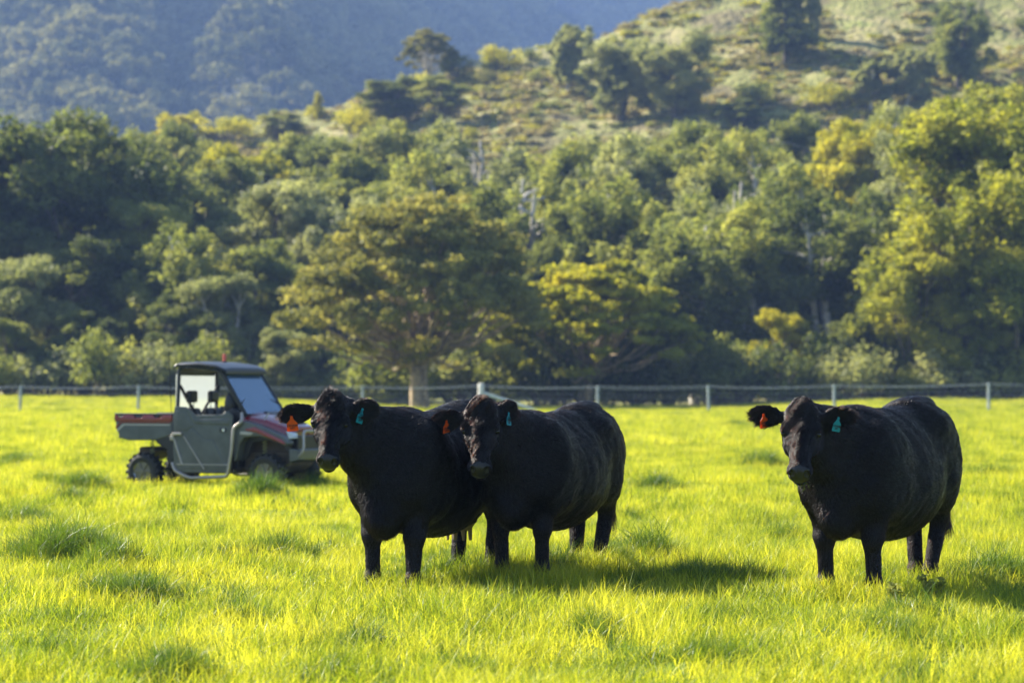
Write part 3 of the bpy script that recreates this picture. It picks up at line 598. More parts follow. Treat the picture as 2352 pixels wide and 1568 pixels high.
# ------------------------------------------------------------------ cattle: one implicit body each, turned into a mesh
class SDF:
    def __init__(s): s.p = []
    def ell(s, c, r, k=.06, op='u', M=None): s.p.append(('e', np.array(c, float), np.array(r, float), k, op, M))
    def cone(s, a, b, r1, r2, k=.06, op='u'): s.p.append(('c', np.array(a, float), np.array(b, float), k, op, (r1, r2)))
    def one(s, pr, P):
        t, a, b, k, op, e = pr
        if t == 'e':
            q = P-a
            if e is not None: q = q@e.T
            k0 = np.sqrt(((q/b)**2).sum(-1)); k1 = np.sqrt(((q/(b*b))**2).sum(-1))+1e-9
            return k0*(k0-1)/k1
        ab = b-a; h = np.clip(((P-a)@ab)/(ab@ab), 0, 1); d = np.sqrt((((P-a)-h[..., None]*ab)**2).sum(-1))
        return d-(e[0]+(e[1]-e[0])*h)
    def comb(s, A, B, k, op):
        if op == 'u':
            h = np.clip(.5+.5*(A-B)/k, 0, 1); return A*(1-h)+B*h-k*h*(1-h)
        h = np.clip(.5-.5*(A+B)/k, 0, 1); return A*(1-h)-B*h+k*h*(1-h)
    def at(s, P):
        V = np.full(P.shape[:-1], .4)
        for pr in s.p: V = s.comb(V, s.one(pr, P), pr[3], pr[4])
        return V
    def box(s, pr):
        t, a, b, k, op, e = pr
        if t == 'e': r = b.max(); return a-r-k-.03, a+r+k+.03
        r = max(e); return np.minimum(a, b)-r-k-.03, np.maximum(a, b)+r+k+.03
    def mesh(s, res):
        bx = [s.box(p) for p in s.p if p[4] == 'u']; lo = np.min([b[0] for b in bx], 0); hi = np.max([b[1] for b in bx], 0)
        n = np.ceil((hi-lo)/res).astype(int)+1; V = np.full(n, .4, np.float32)
        for pr in s.p:
            l, h = s.box(pr); i0 = np.clip(np.floor((l-lo)/res).astype(int), 0, n); i1 = np.clip(np.ceil((h-lo)/res).astype(int)+1, 0, n)
            if (i1 <= i0).any(): continue
            ax = [lo[d]+res*np.arange(i0[d], i1[d]) for d in range(3)]
            P = np.stack(np.meshgrid(*ax, indexing='ij'), -1); sl = tuple(slice(i0[d], i1[d]) for d in range(3))
            V[sl] = s.comb(V[sl], s.one(pr, P), pr[3], pr[4])
        # surface nets
        cn = [(i, j, k) for i in (0, 1) for j in (0, 1) for k in (0, 1)]
        g = lambda o: V[o[0]:n[0]-1+o[0], o[1]:n[1]-1+o[1], o[2]:n[2]-1+o[2]]
        neg = sum((g(o) < 0).astype(np.int8) for o in cn); act = (neg > 0) & (neg < 8)
        ci = np.argwhere(act); idx = np.full(act.shape, -1, np.int64); idx[act] = np.arange(len(ci))
        cv = {o: V[ci[:, 0]+o[0], ci[:, 1]+o[1], ci[:, 2]+o[2]] for o in cn}
        acc = np.zeros((len(ci), 3)); cnt = np.zeros(len(ci))
        for o in cn:
            for d in range(3):
                if o[d] == 0:
                    q = list(o); q[d] = 1; q = tuple(q); a, b = cv[o], cv[q]; m = (a < 0) != (b < 0)
                    t = np.where(m, a/np.where(m, a-b, 1), 0); p = np.tile(np.array(o, float), (len(ci), 1)); p[:, d] += t
                    acc[m] += p[m]; cnt[m] += 1
        X = lo+res*(ci+acc/cnt[:, None])
        Fs = []
        for d in range(3):
            e, f = [(1, 2), (2, 0), (0, 1)][d]
            a = V[tuple(slice(1, -1) if q != d else slice(0, -1) for q in range(3))]; b = V[tuple(slice(1, -1) if q != d else slice(1, None) for q in range(3))]
            m = (a < 0) != (b < 0); W = np.argwhere(m); fl = (a < 0)[m]
            base = W.copy(); 
            for q in range(3):
                if q != d: base[:, q] += 1
            def gi(de, df):
                w_ = base.copy(); w_[:, e] -= de; w_[:, f] -= df; return idx[w_[:, 0], w_[:, 1], w_[:, 2]]
            Q = np.stack([gi(1, 1), gi(0, 1), gi(0, 0), gi(1, 0)], -1); Q[~fl] = Q[~fl][:, ::-1]; Fs.append(Q)
        Q = np.concatenate(Fs); Q = Q[(Q >= 0).all(1)]
        for _ in range(2):
            v = s.at(X); G = s.grad(X); X = X-np.clip(v, -.012, .012)[:, None]*G
        return X, Q
    def grad(s, X, e=.004):
        G = np.stack([s.at(X+np.array(o)*e)-s.at(X-np.array(o)*e) for o in ((1, 0, 0), (0, 1, 0), (0, 0, 1))], -1)
        return G/(np.linalg.norm(G, axis=1)[:, None]+1e-9)

def hair_mat(name, melanin, rough, tint=None, brown=False):
    m, n, out = new_mat(name); L = n.links
    h = n.nodes.new('ShaderNodeBsdfHairPrincipled'); h.parametrization = 'MELANIN'
    h.inputs['Melanin'].default_value = melanin; h.inputs['Melanin Redness'].default_value = 0.35
    h.inputs['Roughness'].default_value = rough; h.inputs['Radial Roughness'].default_value = .35; h.inputs['Random Roughness'].default_value = .3; h.inputs['Coat'].default_value = 0.0; h.inputs['IOR'].default_value = 1.40
    if brown:
        at = n.nodes.new('ShaderNodeAttribute'); at.attribute_name = 'rust'
        mr = n.nodes.new('ShaderNodeMapRange'); mr.inputs['To Min'].default_value = melanin; mr.inputs['To Max'].default_value = 0.55
        L.new(at.outputs['Fac'], mr.inputs['Value']); L.new(mr.outputs[0], h.inputs['Melanin'])
    L.new(h.outputs[0], out.inputs[0]); return m
M_SKIN = mat('black hide', (0.006, 0.005, 0.005), .6, spec=.15)
M_NOSE = mat('damp black nose skin', (0.011, 0.010, 0.010), .30, bump=.25, bscale=170, spec=.45)
M_HOOF = mat('dark hoof horn', (0.02, 0.017, 0.014), .6)
M_UDDER = mat('pinkish grey udder skin', (0.24, 0.17, 0.12), .6)
M_EYE = mat('wet dark eye', (0.006, 0.004, 0.003), .12, spec=.4)
M_COAT = hair_mat('black cattle coat', .997, .24, brown=True)
M_TAGS = {'orange': mat('orange tag plastic', (0.85, 0.13, 0.01), .45), 'teal': mat('teal tag plastic', (0.01, 0.36, 0.45), .45)}
for k_ in M_TAGS.values():      # thin plastic lets light through
    n_ = k_.node_tree; b_ = [x for x in n_.nodes if x.type == 'BSDF_PRINCIPLED'][0]; o_ = [x for x in n_.nodes if x.type == 'OUTPUT_MATERIAL'][0]
    t_ = n_.nodes.new('ShaderNodeBsdfTranslucent'); t_.inputs[0].default_value = b_.inputs['Base Color'].default_value; x_ = n_.nodes.new('ShaderNodeMixShader'); x_.inputs[0].default_value = .45
    n_.links.new(b_.outputs[0], x_.inputs[1]); n_.links.new(t_.outputs[0], x_.inputs[2]); n_.links.new(x_.outputs[0], o_.inputs[0])
M_INK = mat('black ink', (0.008, 0.008, 0.008), .6)
M_BUTTON = mat('pale yellow tag button', (0.45, 0.42, 0.12), .4)

def text_mesh(txt, size, m, name='lettering'):
    cu = bpy.data.curves.new(name, 'FONT'); cu.body = txt; cu.size = size; cu.align_x = 'CENTER'; cu.align_y = 'CENTER'; cu.extrude = .0006; cu.space_line = .85; cu.offset = size*.012
    tmp = bpy.data.objects.new(name, cu); C.objects.link(tmp); bpy.context.view_layer.update()
    me = bpy.data.meshes.new_from_object(tmp.evaluated_get(bpy.context.evaluated_depsgraph_get())); bpy.data.objects.remove(tmp)
    me.materials.clear(); me.materials.append(m); return me

def cow(label, px, D, rel, P, tsc=1.0, yaw=0., pitch=27., roll=0., sc=1.0, ears=None, legs=None, tags_=None, tuft=0.5, udder=False, rust=(0, 0), seed=1, tail=1, curl=.3, sink=0., hs=1.0, flank=0.):
    X0 = px2x(px, D); view = math.degrees(math.atan2(X0, D)); phi = R(rel+view)                  # heading measured from the camera's side
    h = Vector((-math.sin(phi), -math.cos(phi), 0)); rz = math.atan2(h.y, h.x)
    tc_ = math.atan2(-D, -X0)                                                                     # direction to the camera
    psi = tc_-rz+R(yaw); a = R(pitch)
    f = np.array([math.cos(psi), math.sin(psi), 0]); zz = np.array([0, 0, 1.]); wv = np.array([-math.sin(psi), math.cos(psi), 0])
    if roll:
        c_, s_ = math.cos(R(roll)), math.sin(R(roll)); wv, zr = wv*c_+zz*s_, zz*c_-wv*s_
    else: zr = zz
    u = f*math.sin(a)-zr*math.cos(a); v = f*math.cos(a)+zr*math.sin(a); P = np.array(P, float)
    H = lambda a_, b_, c_=0.: P+hs*(u*a_+v*b_+wv*c_)
    MH = np.stack([u, v, wv])                                                                     # rows: head axes
    s = SDF()
    # trunk
    s.ell((-.66, 0, .90), (.76, .385, .46), .05); s.ell((-.12, 0, .94), (.46, .345, .45), .14); s.ell((-1.16, 0, 1.10), (.46, .31, .35), .10)
    s.ell((-.58, 0, .79), (.64, .37, .36), .12)
    s.cone((-.05, 0, 1.20), (-.75, 0, 1.215), .15, .14, .12); s.cone((-.75, 0, 1.215), (-1.26, 0, 1.315), .14, .13, .12)
    s.ell((-1.42, 0, 1.385), (.17, .085, .09), .09)
    for y in (-1, 1):
        s.ell((-1.08, y*.21, 1.26), (.13, .09, .07), .12); s.ell((-1.52, y*.12, 1.22), (.09, .07, .10), .08)
        s.ell((-1.32, y*.17, .97), (.26, .155, .38), .09)                                         # thigh
        s.ell((-.06, y*.235, .96), (.26, .14, .36), .12); s.ell((.09, y*.19, .82), (.14, .13, .17), .07)   # shoulder, arm
    s.ell((.20, 0, .76), (.20, .17, .25), .10); s.ell((.20, 0, .60), (.17, .12, .15), .08)        # brisket
    # legs
    L_ = legs or [(0, 0), (0, 0), (0, 0), (0, 0)]
    feet = []
    for i, y in enumerate((-1, 1)):
        dx, dy = L_[i]; k = .05
        s.cone((-.02, y*.20, .84), (.02+dx*.4, y*.19+dy*.4, .48), .125, .080, .06); s.ell((.03+dx*.45, y*.19+dy*.45, .44), (.072, .068, .085), .04)
        s.cone((.03+dx*.45, y*.19+dy*.45, .44), (.0+dx, y*.19+dy, .14), .062, .052, .03); s.ell((.01+dx, y*.19+dy, .13), (.062, .060, .055), .03)
        s.cone((.02+dx, y*.19+dy, .10), (.05+dx, y*.19+dy, .03), .052, .064, .02)
    for i, y in enumerate((-1, 1)):
        dx, dy = L_[2+i]
        s.cone((-1.30, y*.18, .84), (-1.45+dx*.5, y*.16+dy*.5, .58), .135, .082, .07); s.ell((-1.49+dx*.6, y*.16+dy*.6, .53), (.085, .062, .09), .04)
        s.cone((-1.48+dx*.6, y*.16+dy*.6, .52), (-1.40+dx, y*.15+dy, .15), .066, .052, .03); s.ell((-1.39+dx, y*.15+dy, .13), (.062, .060, .055), .03)
        s.cone((-1.38+dx, y*.15+dy, .10), (-1.34+dx, y*.15+dy, .03), .052, .064, .02)
    if udder:
        s.ell((-1.12, 0, .55), (.20, .14, .13), .05)
        for tx in (-.06, .07):
            for ty in (-1, 1): s.cone((-1.12+tx, ty*.065, .46), (-1.12+tx, ty*.07, .36), .022, .014, .02)
    s.ell((-.75, 0, .50), (.10, .05, .07), .06)
    for y in (-1, 1):
        s.ell((-.93, y*.40, 1.16), (.10, .05, .10), .10, 's')
    #                                                   # navel fold
    # tail
    if tail:
        pts = [(-1.52, 0, 1.38), (-1.63, .02, 1.22), (-1.64, .07, .95), (-1.60, .10, .70), (-1.58, .11, .52)]; rr_ = [.042, .034, .028, .024, .03]
        for i in range(4): s.cone(pts[i], pts[i+1], rr_[i], rr_[i+1], .03)
    # neck
    s.cone((-.12, 0, 1.20), H(.07, -.15), .17, .10*hs, .10); s.cone((.0, 0, 1.08), H(.17, -.24), .27, .125*hs, .10); s.cone((.12, 0, .88), H(.27, -.25), .22, .085*hs, .10)
    # head
    q = hs
    s.ell(H(.11, -.11), (.13*q, .11*q, .120*q), .04, M=MH); s.ell(H(.025, -.10), (.055*q, .07*q, .062*q), .05, M=MH); s.ell(H(.17, -.055), (.15*q, .055*q, .111*q), .04, M=MH)
    for y in (-1, 1):
        s.ell(H(.225, -.055, y*.107), (.050*q, .036*q, .036*q), .03, M=MH)                        # brow
        s.ell(H(.25, -.16, y*.075), (.125*q, .09*q, .060*q), .05, M=MH)                          # cheek
        s.ell(H(.30, -.07, y*.078), (.07*q, .03*q, .028*q), .03, M=MH)
    s.cone(H(.23, -.085), H(.50, -.078), .098*q, .064*q, .04); s.cone(H(.30, -.19), H(.52, -.135), .075*q, .044*q, .05)
    s.cone(H(.25, -.035), H(.46, -.030), .040*q, .034*q, .05)                                       # nose bridge
    s.ell(H(.535, -.072), (.066*q, .066*q, .088*q), .035, M=MH); s.ell(H(.575, -.10), (.035*q, .045*q, .066*q), .03, M=MH); s.ell(H(.56, -.155), (.045*q, .034*q, .048*q), .02, M=MH)
    for y in (-1, 1):
        s.ell(H(.568, -.028, y*.056), (.030*q, .018*q, .027*q), .02, M=MH)                        # nostril wings
        s.ell(H(.588, -.022, y*.054), (.034*q, .034*q, .022*q), .006, 's', M=MH)
        s.ell(H(.262, -.048, y*.139), (.024*q, .020*q, .018*q), .015, 's', M=MH)                  # eye sockets
        s.ell(H(.246, -.046, y*.124), (.012*q, .026*q, .02*q), .012, M=MH)                        # upper lid
    # ears: (tilt up of the tip in degrees, turn back in degrees, length)
    er = ears or [(0, 12, 1.), (0, 12, 1.)]; efr = []
    for (tl, bk, ln), y in zip(er, (-1, 1)):
        base = H(.115, -.115, y*.095); ax = wv*y*math.cos(R(tl))*math.cos(R(bk))+zr*math.sin(R(tl))-f*math.sin(R(bk))*math.cos(R(tl)); ax /= np.linalg.norm(ax)
        fr = f-ax*(f@ax); fr /= np.linalg.norm(fr); upv = np.cross(fr, ax)*(-y if True else 1); upv = upv if upv[2] > 0 else -upv
        fr = fr*math.cos(R(12))-upv*math.sin(R(12)); upv = np.cross(ax, fr); upv = upv if upv[2] > 0 else -upv
        ME = np.stack([ax, upv, fr]); c = base+ax*.165*ln*q
        s.cone(base-ax*.02, base+ax*.10*q, .040*q, .034*q, .03); s.ell(c, (.116*ln*q, .067*q, .026*q), .03, M=ME)
        s.ell(c+fr*.026*q, (.090*ln*q, .046*q, .026*q), .012, 's', M=ME)
        efr.append((c, ax, upv, fr))
    V, Q = s.mesh(.0095)
    Nn = s.grad(V, .006); bd = np.clip((P@f-V@f-.05)/.2+.5, .12, 1)*np.clip((V[:, 2]-.15)/.3, .2, 1)   # loose skin and muscle: shallow unevenness
    b1 = VNoise(60+seed); V = V+Nn*(bd*((b1.fbm(V[:, 0]*6+V[:, 1]*3, V[:, 2]*5+V[:, 1]*2+9, 3)-.5)*.034+(b1.fbm(V[:, 0]*19+V[:, 1]*9, V[:, 2]*12+4, 2)-.5)*.008))[:, None]
    me = mesh_np('cow_body', V, Q, True); Nn = np.zeros(len(V)*3, np.float32); me.vertex_normals.foreach_get('vector', Nn); Nn = Nn.reshape(-1, 3).astype(float)
    if (Nn*(V-V.mean(0))).sum() < 0: Nn = -Nn
    # materials by place
    fc = V[Q].mean(1); hd = (fc-P)@MH.T/q
    nose = (hd[:, 0] > .515) & (hd[:, 1] > -.135) & (np.abs(hd[:, 2]) < .070) & (hd[:, 1] < .05) & (((hd[:, 0]-.50)+(hd[:, 1]+.04)*.35-np.abs(hd[:, 2])*.15) > .032)
    mi = np.zeros(len(Q), np.int32); mi[nose] = 1; mi[fc[:, 2] < .085] = 2
    if udder: mi[(np.abs(fc[:, 0]+1.12) < .17) & (np.abs(fc[:, 1]) < .13) & (fc[:, 2] < .50) & (fc[:, 2] > .3)] = 3
    o = obj('cow', me, [M_SKIN, M_NOSE, M_HOOF, M_UDDER]); me.polygons.foreach_set('material_index', mi)
    X0z = float(field_z(X0, D)); o.location = (X0, D, X0z-sink); o.rotation_euler = (0, 0, rz); o.scale = (sc,)*3
    tag(o, label, 'cow', 'black cattle standing in the pasture')
    # eyes
    for y in (-1, 1):
        bm = bmesh.new(); bmesh.ops.create_uvsphere(bm, u_segments=20, v_segments=12, radius=.0205*q); e = bpy.data.meshes.new('eye'); bm.to_mesh(e); bm.free()
        for p_ in e.polygons: p_.use_smooth = True
        eo = obj('eye', e, M_EYE, o); eo.location = H(.262, -.055, y*.121)
    # ear tags
    for (colr, txt, side, da, dup_, turn, tw) in (tags_ or []):
        c, ax, upv, fr = efr[0 if side < 0 else 1]
        pts = [(-.034, -.082), (.034, -.082), (.040, -.076), (.036, -.026), (.012, .000), (.009, .024), (-.009, .024), (-.012, .000), (-.036, -.026), (-.040, -.076)]
        bm = bmesh.new(); vs = [bm.verts.new((x, y_, -.0011)) for x, y_ in pts]; fcx = bm.faces.new(vs); ex = bmesh.ops.extrude_face_region(bm, geom=[fcx]); bmesh.ops.translate(bm, verts=[g_ for g_ in ex['geom'] if isinstance(g_, bmesh.types.BMVert)], vec=(0, 0, .0022))
        bmesh.ops.create_cone(bm, cap_ends=True, segments=14, radius1=.008, radius2=.007, depth=.008, matrix=Matrix.Translation((0, .014, .003)))
        bmesh.ops.recalc_face_normals(bm, faces=bm.faces); tm = bpy.data.meshes.new('ear_tag'); bm.to_mesh(tm); bm.free()
        t = obj('ear_tag', tm, M_TAGS[colr], o); t['label'] = colr+' plastic ear tag'
        loc = Vector(c+ax*da+fr*.036+upv*dup_); z_ = Vector(fr); z_ = Matrix.Rotation(R(turn), 3, 'Z')@z_; z_.normalize(); yv = Vector((0, 0, 1)); yv = Matrix.Rotation(R(tw), 3, z_)@yv; yv = (yv-z_*yv.dot(z_)).normalized(); xv = yv.cross(z_)
        t.matrix_local = Matrix.Translation(loc)@Matrix((xv, yv, z_)).transposed().to_4x4()@Matrix.Scale(tsc, 4)
        l = obj('lettering', text_mesh(txt, .0205, M_INK), None, t); l.location = (0, -.052, .0022)
    # coat
    rs_ = S(seed); tri = np.concatenate([Q[:, [0, 1, 2]], Q[:, [0, 2, 3]]]); tn = np.concatenate([nose | (mi == 2) | (mi == 3)]*2)
    A = np.linalg.norm(np.cross(V[tri[:, 1]]-V[tri[:, 0]], V[tri[:, 2]]-V[tri[:, 0]]), axis=1)*.5
    tcn = V[tri].mean(1); hh = (tcn-P)@MH.T/q; inhead = (hh[:, 0] > -.1) & (hh[:, 0] < .62) & (hh[:, 1] > -.26) & (np.abs(hh[:, 2]) < .42) & (tcn@f > P@f-.30*q)
    A = A*np.where(tn, 0, 1)*np.where(inhead, 4.0, 1.0); A = A/A.sum(); NS = 230000
    ti = rs_.choice(len(tri), NS, p=A); r1 = np.sqrt(rs_.rand(NS)); r2 = rs_.rand(NS); w0, w1, w2 = (1-r1)[:, None], (r1*(1-r2))[:, None], (r1*r2)[:, None]
    T = tri[ti]; root = w0*V[T[:, 0]]+w1*V[T[:, 1]]+w2*V[T[:, 2]]; nr = w0*Nn[T[:, 0]]+w1*Nn[T[:, 1]]+w2*Nn[T[:, 2]]; nr /= np.linalg.norm(nr, axis=1)[:, None]+1e-9
    hp = (root-P)@MH.T/q; ih = inhead[ti]
    flow = np.tile(np.array([-1., 0, -.35]), (NS, 1))
    lowz = np.clip((.75-root[:, 2])/.3, 0, 1)[:, None]; flow = flow*(1-lowz)+np.array([-.1, 0, -1.])*lowz
    neckdir = np.array([0, 0, .9])-P; neckdir /= np.linalg.norm(neckdir); nk = np.clip((root[:, 0]-.1)/.3, 0, 1)[:, None]; flow = flow*(1-nk)+(neckdir+np.array([0, 0, -.25]))*nk
    bl_ = np.clip((hp[:, 0:1]-.10)/.14, 0, 1); ff = u*(bl_*1.3-.35)+wv*np.clip(hp[:, 2:3]/.06, -1, 1)*.45; flow = np.where(ih[:, None], ff, flow)
    ear = ih & (np.abs(hp[:, 2]) > .155); flow = np.where(ear[:, None], wv*np.sign(hp[:, 2:3])*1.0-zz*.35, flow)
    n3 = lambda P_, sc_, sd: np.stack([VNoise(sd+i).fbm(P_[:, 0]*sc_+P_[:, 2]*sc_*.7+i, P_[:, 1]*sc_-P_[:, 2]*sc_*.6, 2)-.5 for i in range(3)], -1)
    crl = np.where(ih & ~ear, curl*2.4, .48+.7*(nk[:, 0]))
    flow = flow+(n3(root, 26, 500+seed)+n3(root, 75, 530+seed)*.8)*crl[:, None]*1.5+rs_.normal(size=(NS, 3))*(.10+.07*(nr[:, 2:3] > .35)+.6*(rs_.rand(NS, 1) < .015))
    flow = flow-nr*(flow*nr).sum(1)[:, None]; flow /= np.linalg.norm(flow, axis=1)[:, None]+1e-9
    ln = np.full(NS, .024); ln = np.where(root[:, 2] < .55, .016, ln); ln = np.where(ih, .015, ln)
    top = np.clip(1-np.sqrt((hp[:, 0]-.03)**2+hp[:, 2]**2*1.2)/(.08+.03*tuft), 0, 1)*(hp[:, 1] > -.16)*ih; ln = ln+top**1.2*.075*tuft*(.4+1.4*rs_.rand(NS)**2)
    fore = ih & (hp[:, 0] > .05) & (hp[:, 0] < .24) & (np.abs(hp[:, 2]) < .09) & (hp[:, 1] > -.08); ln = np.where(fore, ln+.014*curl, ln)
    ln = np.where(ear, .022+.03*rs_.rand(NS)*(nr[:, 2] < -.15), ln); ridge_ = (root[:, 2] > 1.33) & ~ih & (nr[:, 2] > .6); ln = np.where(ridge_, ln+.018*rs_.rand(NS), ln)
    brk = (root[:, 0] > .12) & (root[:, 2] < .95) & ~ih & (np.abs(root[:, 1]) < .12); ln = np.where(brk, ln+(.006+.03*udder)*rs_.rand(NS), ln)
    bel = (nr[:, 2] < -.6) & (root[:, 2] > .35) & (root[:, 2] < .75) & ~ih; ln = np.where(bel, ln+.02*rs_.rand(NS), ln)
    tl_ = (root[:, 0] < -1.50) & (root[:, 1] > .03) & (root[:, 2] < .80) & (np.abs(root[:, 1]-.1) < .06) & (root[:, 0] < -1.545); ln = np.where(tl_, .06+.07*rs_.rand(NS), ln); flow = np.where(tl_[:, None], np.array([0, 0, -1.])+rs_.normal(size=(NS, 3))*.12, flow)
    nearnose = ih & (hp[:, 0] > .46); ln = np.where(nearnose, .010, ln); lid = ih & (np.abs(hp[:, 0]-.262) < .03) & (np.abs(hp[:, 2]) > .09) & ~ear; ln = np.where(lid, .007, ln)
    ln *= .65+.7*rs_.rand(NS)
    lift = .20+.32*rs_.rand(NS)+.35*top+.25*ear+.12*(crl > .8)
    K = 4; pos = np.zeros((NS, K, 3)); t = np.linspace(0, 1, K)
    cu = n3(root, 60, 700+seed)*2.2
    for i, tt in enumerate(t):
        d_ = flow*(tt+tt*tt*.3)+nr*(lift[:, None]*(tt-.42*tt*tt))+cu*(tt**2)*(crl*.35)[:, None]
        pos[:, i] = root+d_*ln[:, None]*.85
    hc = bpy.data.hair_curves.new('coat'); hc.add_curves([K]*NS)
    hc.attributes['position'].data.foreach_set('vector', pos.astype(np.float32).ravel()) if 'position' in hc.attributes else hc.points.foreach_set('position', pos.astype(np.float32).ravel())
    ra = hc.attributes.get('radius') or hc.attributes.new('radius', 'FLOAT', 'POINT'); ra.data.foreach_set('value', np.tile(np.array([.00105, .00095, .0007, .00018], np.float32), NS))
    rust_v = np.clip(1-((root[:, 0]-rust[0])/.22)**2-((root[:, 1])/.16)**2, 0, 1)*(root[:, 2] > 1.25)*rust[1]*(0.4+1.2*VNoise(seed).fbm(root[:, 0]*14, root[:, 1]*14, 3)) + rs_.rand(NS)**10*.35 + .10*rust[1]*(n3(root, 3, 900)[:, 0]+.5)
    rv = hc.attributes.new('rust', 'FLOAT', 'CURVE'); rv.data.foreach_set('value', np.clip(rust_v, 0, 1).astype(np.float32))
    co = obj('coat', hc, M_COAT, o)
    return o, f, P, H
t_ = time.time()
cA = cow('leftmost of the three black cows, with a tuft of hair on its head', 911, 18.78, 27, (.76, -.16, 1.555), yaw=-5, pitch=25, sc=1.012, hs=.97, tsc=1.1,
    ears=[(-6, 8, 1.12), (4, 36, 1.05)], tags_=[('orange', 'CENRIM\n697', -1, .03, -.035, 6, 4), ('teal', 'CENRIM\n697', 1, -.035, -.01, 25, -12)], tuft=.45, udder=True, seed=1, curl=.5,
    legs=[(0.02, 0), (.10, 0), (.0, 0), (.0, 0)], rust=(0, .15))
cB = cow('black curly-faced cow in the middle, hiding the rear of the leftmost cow', 1202, 19.3, 24.5, (.75, -.03, 1.535), yaw=-1, pitch=24, sc=.972, hs=1.07,
    ears=[(-10, 10, 1.0), (16, 48, .85)], tags_=[('orange', 'CENRIM\n697', -1, .0, -.015, 58, 14), ('teal', 'CENRIM\n7180', 1, -.02, -.03, 18, -6)], tuft=.22, seed=2, curl=.9, rust=(-.25, 1.0),
    legs=[(0, 0), (0, -.02), (0, .02), (-.02, -.07)])
cC = cow('black cow standing alone at the right with grass hanging from its mouth', 1951, 17.95, 23.5, (.72, -.05, 1.485), yaw=-1, pitch=26, sc=1.008, roll=-1.5, hs=1.01,
    ears=[(6, 10, .98), (8, 22, 1.02)], tags_=[('orange', 'CENRIM\n697', -1, .01, -.005, 55, 14), ('teal', 'CENRIM\n697', 1, -.015, -.02, 22, -8)], tuft=.12, seed=3, curl=.42, rust=(-.2, .9),
    legs=[(0, 0), (0, 0), (0, .10), (0.02, -.07)])
print('cows', round(time.time()-t_, 1))
# blades of grass hanging from the right cow's mouth
o_, f_, P_, H_ = cC
rs_ = S(8); pa = []
for i in range(16):
    st = H_(.585, -.145, (rs_.rand()-.5)*.09); d_ = f_*.02*rs_.rand()+np.array([(rs_.rand()-.5)*.05, (rs_.rand()-.5)*.09, -.03-.04*rs_.rand()])
    pa.append((bez(st-f_*.02, st+d_+f_*.01, .012, 4, rs_, .004), [.0022, .002, .0016, .0006]))
V_, F_ = tubes(pa, 4); M_ = np.array(o_.matrix_basis if False else Matrix.Translation(o_.location)@Matrix.Rotation(o_.rotation_euler.z, 4, 'Z'))
me_ = mesh_np('grass_wisp', V_@M_[:3, :3].T+M_[:3, 3], F_, True); set_attr(me_, 'v', rs_.rand(len(F_))); gw = obj('grass_wisp', me_, M_GRASS)
tag(gw, 'wisp of chewed grass hanging from the mouth of the right cow', 'grass')
# ------------------------------------------------------------------ helpers for hard-surface things
def bev(o, w=.01, seg=2):
    m = o.modifiers.new('bevel', 'BEVEL'); m.width = w; m.segments = seg; m.limit_method = 'ANGLE'; m.angle_limit = R(35)
    for p in o.data.polygons: p.use_smooth = True
    n = o.modifiers.new('wn', 'WEIGHTED_NORMAL'); n.keep_sharp = True
    return o
def prism(pts, y0, y1, axis='y'):
    """closed outline (a, b) pushed from y0 to y1; axis names the direction of the push"""
    bm = bmesh.new()
    f = {'y': lambda a, b, t: (a, t, b), 'x': lambda a, b, t: (t, a, b), 'z': lambda a, b, t: (a, b, t)}[axis]
    A = [bm.verts.new(f(a, b, y0)) for a, b in pts]; B = [bm.verts.new(f(a, b, y1)) for a, b in pts]; n = len(pts)
    bm.faces.new(A); bm.faces.new(B[::-1])
    for i in range(n): bm.faces.new((A[i], B[i], B[(i+1) % n], A[(i+1) % n]))
    bmesh.ops.recalc_face_normals(bm, faces=bm.faces); return bm
def loft(rows):
    """rows of equally many points; closed at both ends (each row is a closed outline)"""
    bm = bmesh.new(); R_ = [[bm.verts.new(p) for p in r] for r in rows]; n = len(rows[0])
    for a, b in zip(R_[:-1], R_[1:]):
        for i in range(n): bm.faces.new((a[i], a[(i+1) % n], b[(i+1) % n], b[i]))
    bm.faces.new(R_[0]); bm.faces.new(R_[-1][::-1]); bmesh.ops.recalc_face_normals(bm, faces=bm.faces); return bm
def bmo(name, bm, m, parent=None, b=0, seg=2):
    me = bpy.data.meshes.new(name); bm.to_mesh(me); bm.free(); o = obj(name, me, m, parent)
    return bev(o, b, seg) if b else o
def boxm(cx_, cy_, cz_, sx, sy, sz, bm=None, M=None):
    bm = bm or bmesh.new(); T = Matrix.Translation((cx_, cy_, cz_))@(M or Matrix.Identity(4))@Matrix.Diagonal((sx, sy, sz, 1)); bmesh.ops.create_cube(bm, size=1, matrix=T); return bm
def pipe(name, pts, r, m, parent=None, sides=10, smooth=3):
    P = [np.array(p, float) for p in pts]
    if smooth and len(P) > 2:                                   # round the corners
        Q = [P[0]]
        for a, b, c in zip(P[:-2], P[1:-1], P[2:]):
            k = min(.07, .4*np.linalg.norm(b-a), .4*np.linalg.norm(c-b)); p0 = b+(a-b)/np.linalg.norm(a-b)*k; p1 = b+(c-b)/np.linalg.norm(c-b)*k
            for t in np.linspace(0, 1, smooth+2): Q.append(p0*(1-t)**2+2*b*t*(1-t)+p1*t*t)
        Q.append(P[-1]); P = Q
    V, Fc = tubes([(P, [r]*len(P))], sides); return obj(name, mesh_np(name, V, Fc, True), m, parent)
def cylm(c, r, d, axis='y', seg=24, bm=None, r2=None):
    bm = bm or bmesh.new(); Rm = {'y': Matrix.Rotation(R(90), 4, 'X'), 'x': Matrix.Rotation(R(90), 4, 'Y'), 'z': Matrix.Identity(4)}[axis]
    bmesh.ops.create_cone(bm, cap_ends=True, segments=seg, radius1=r, radius2=r if r2 is None else r2, depth=d, matrix=Matrix.Translation(c)@Rm); return bm

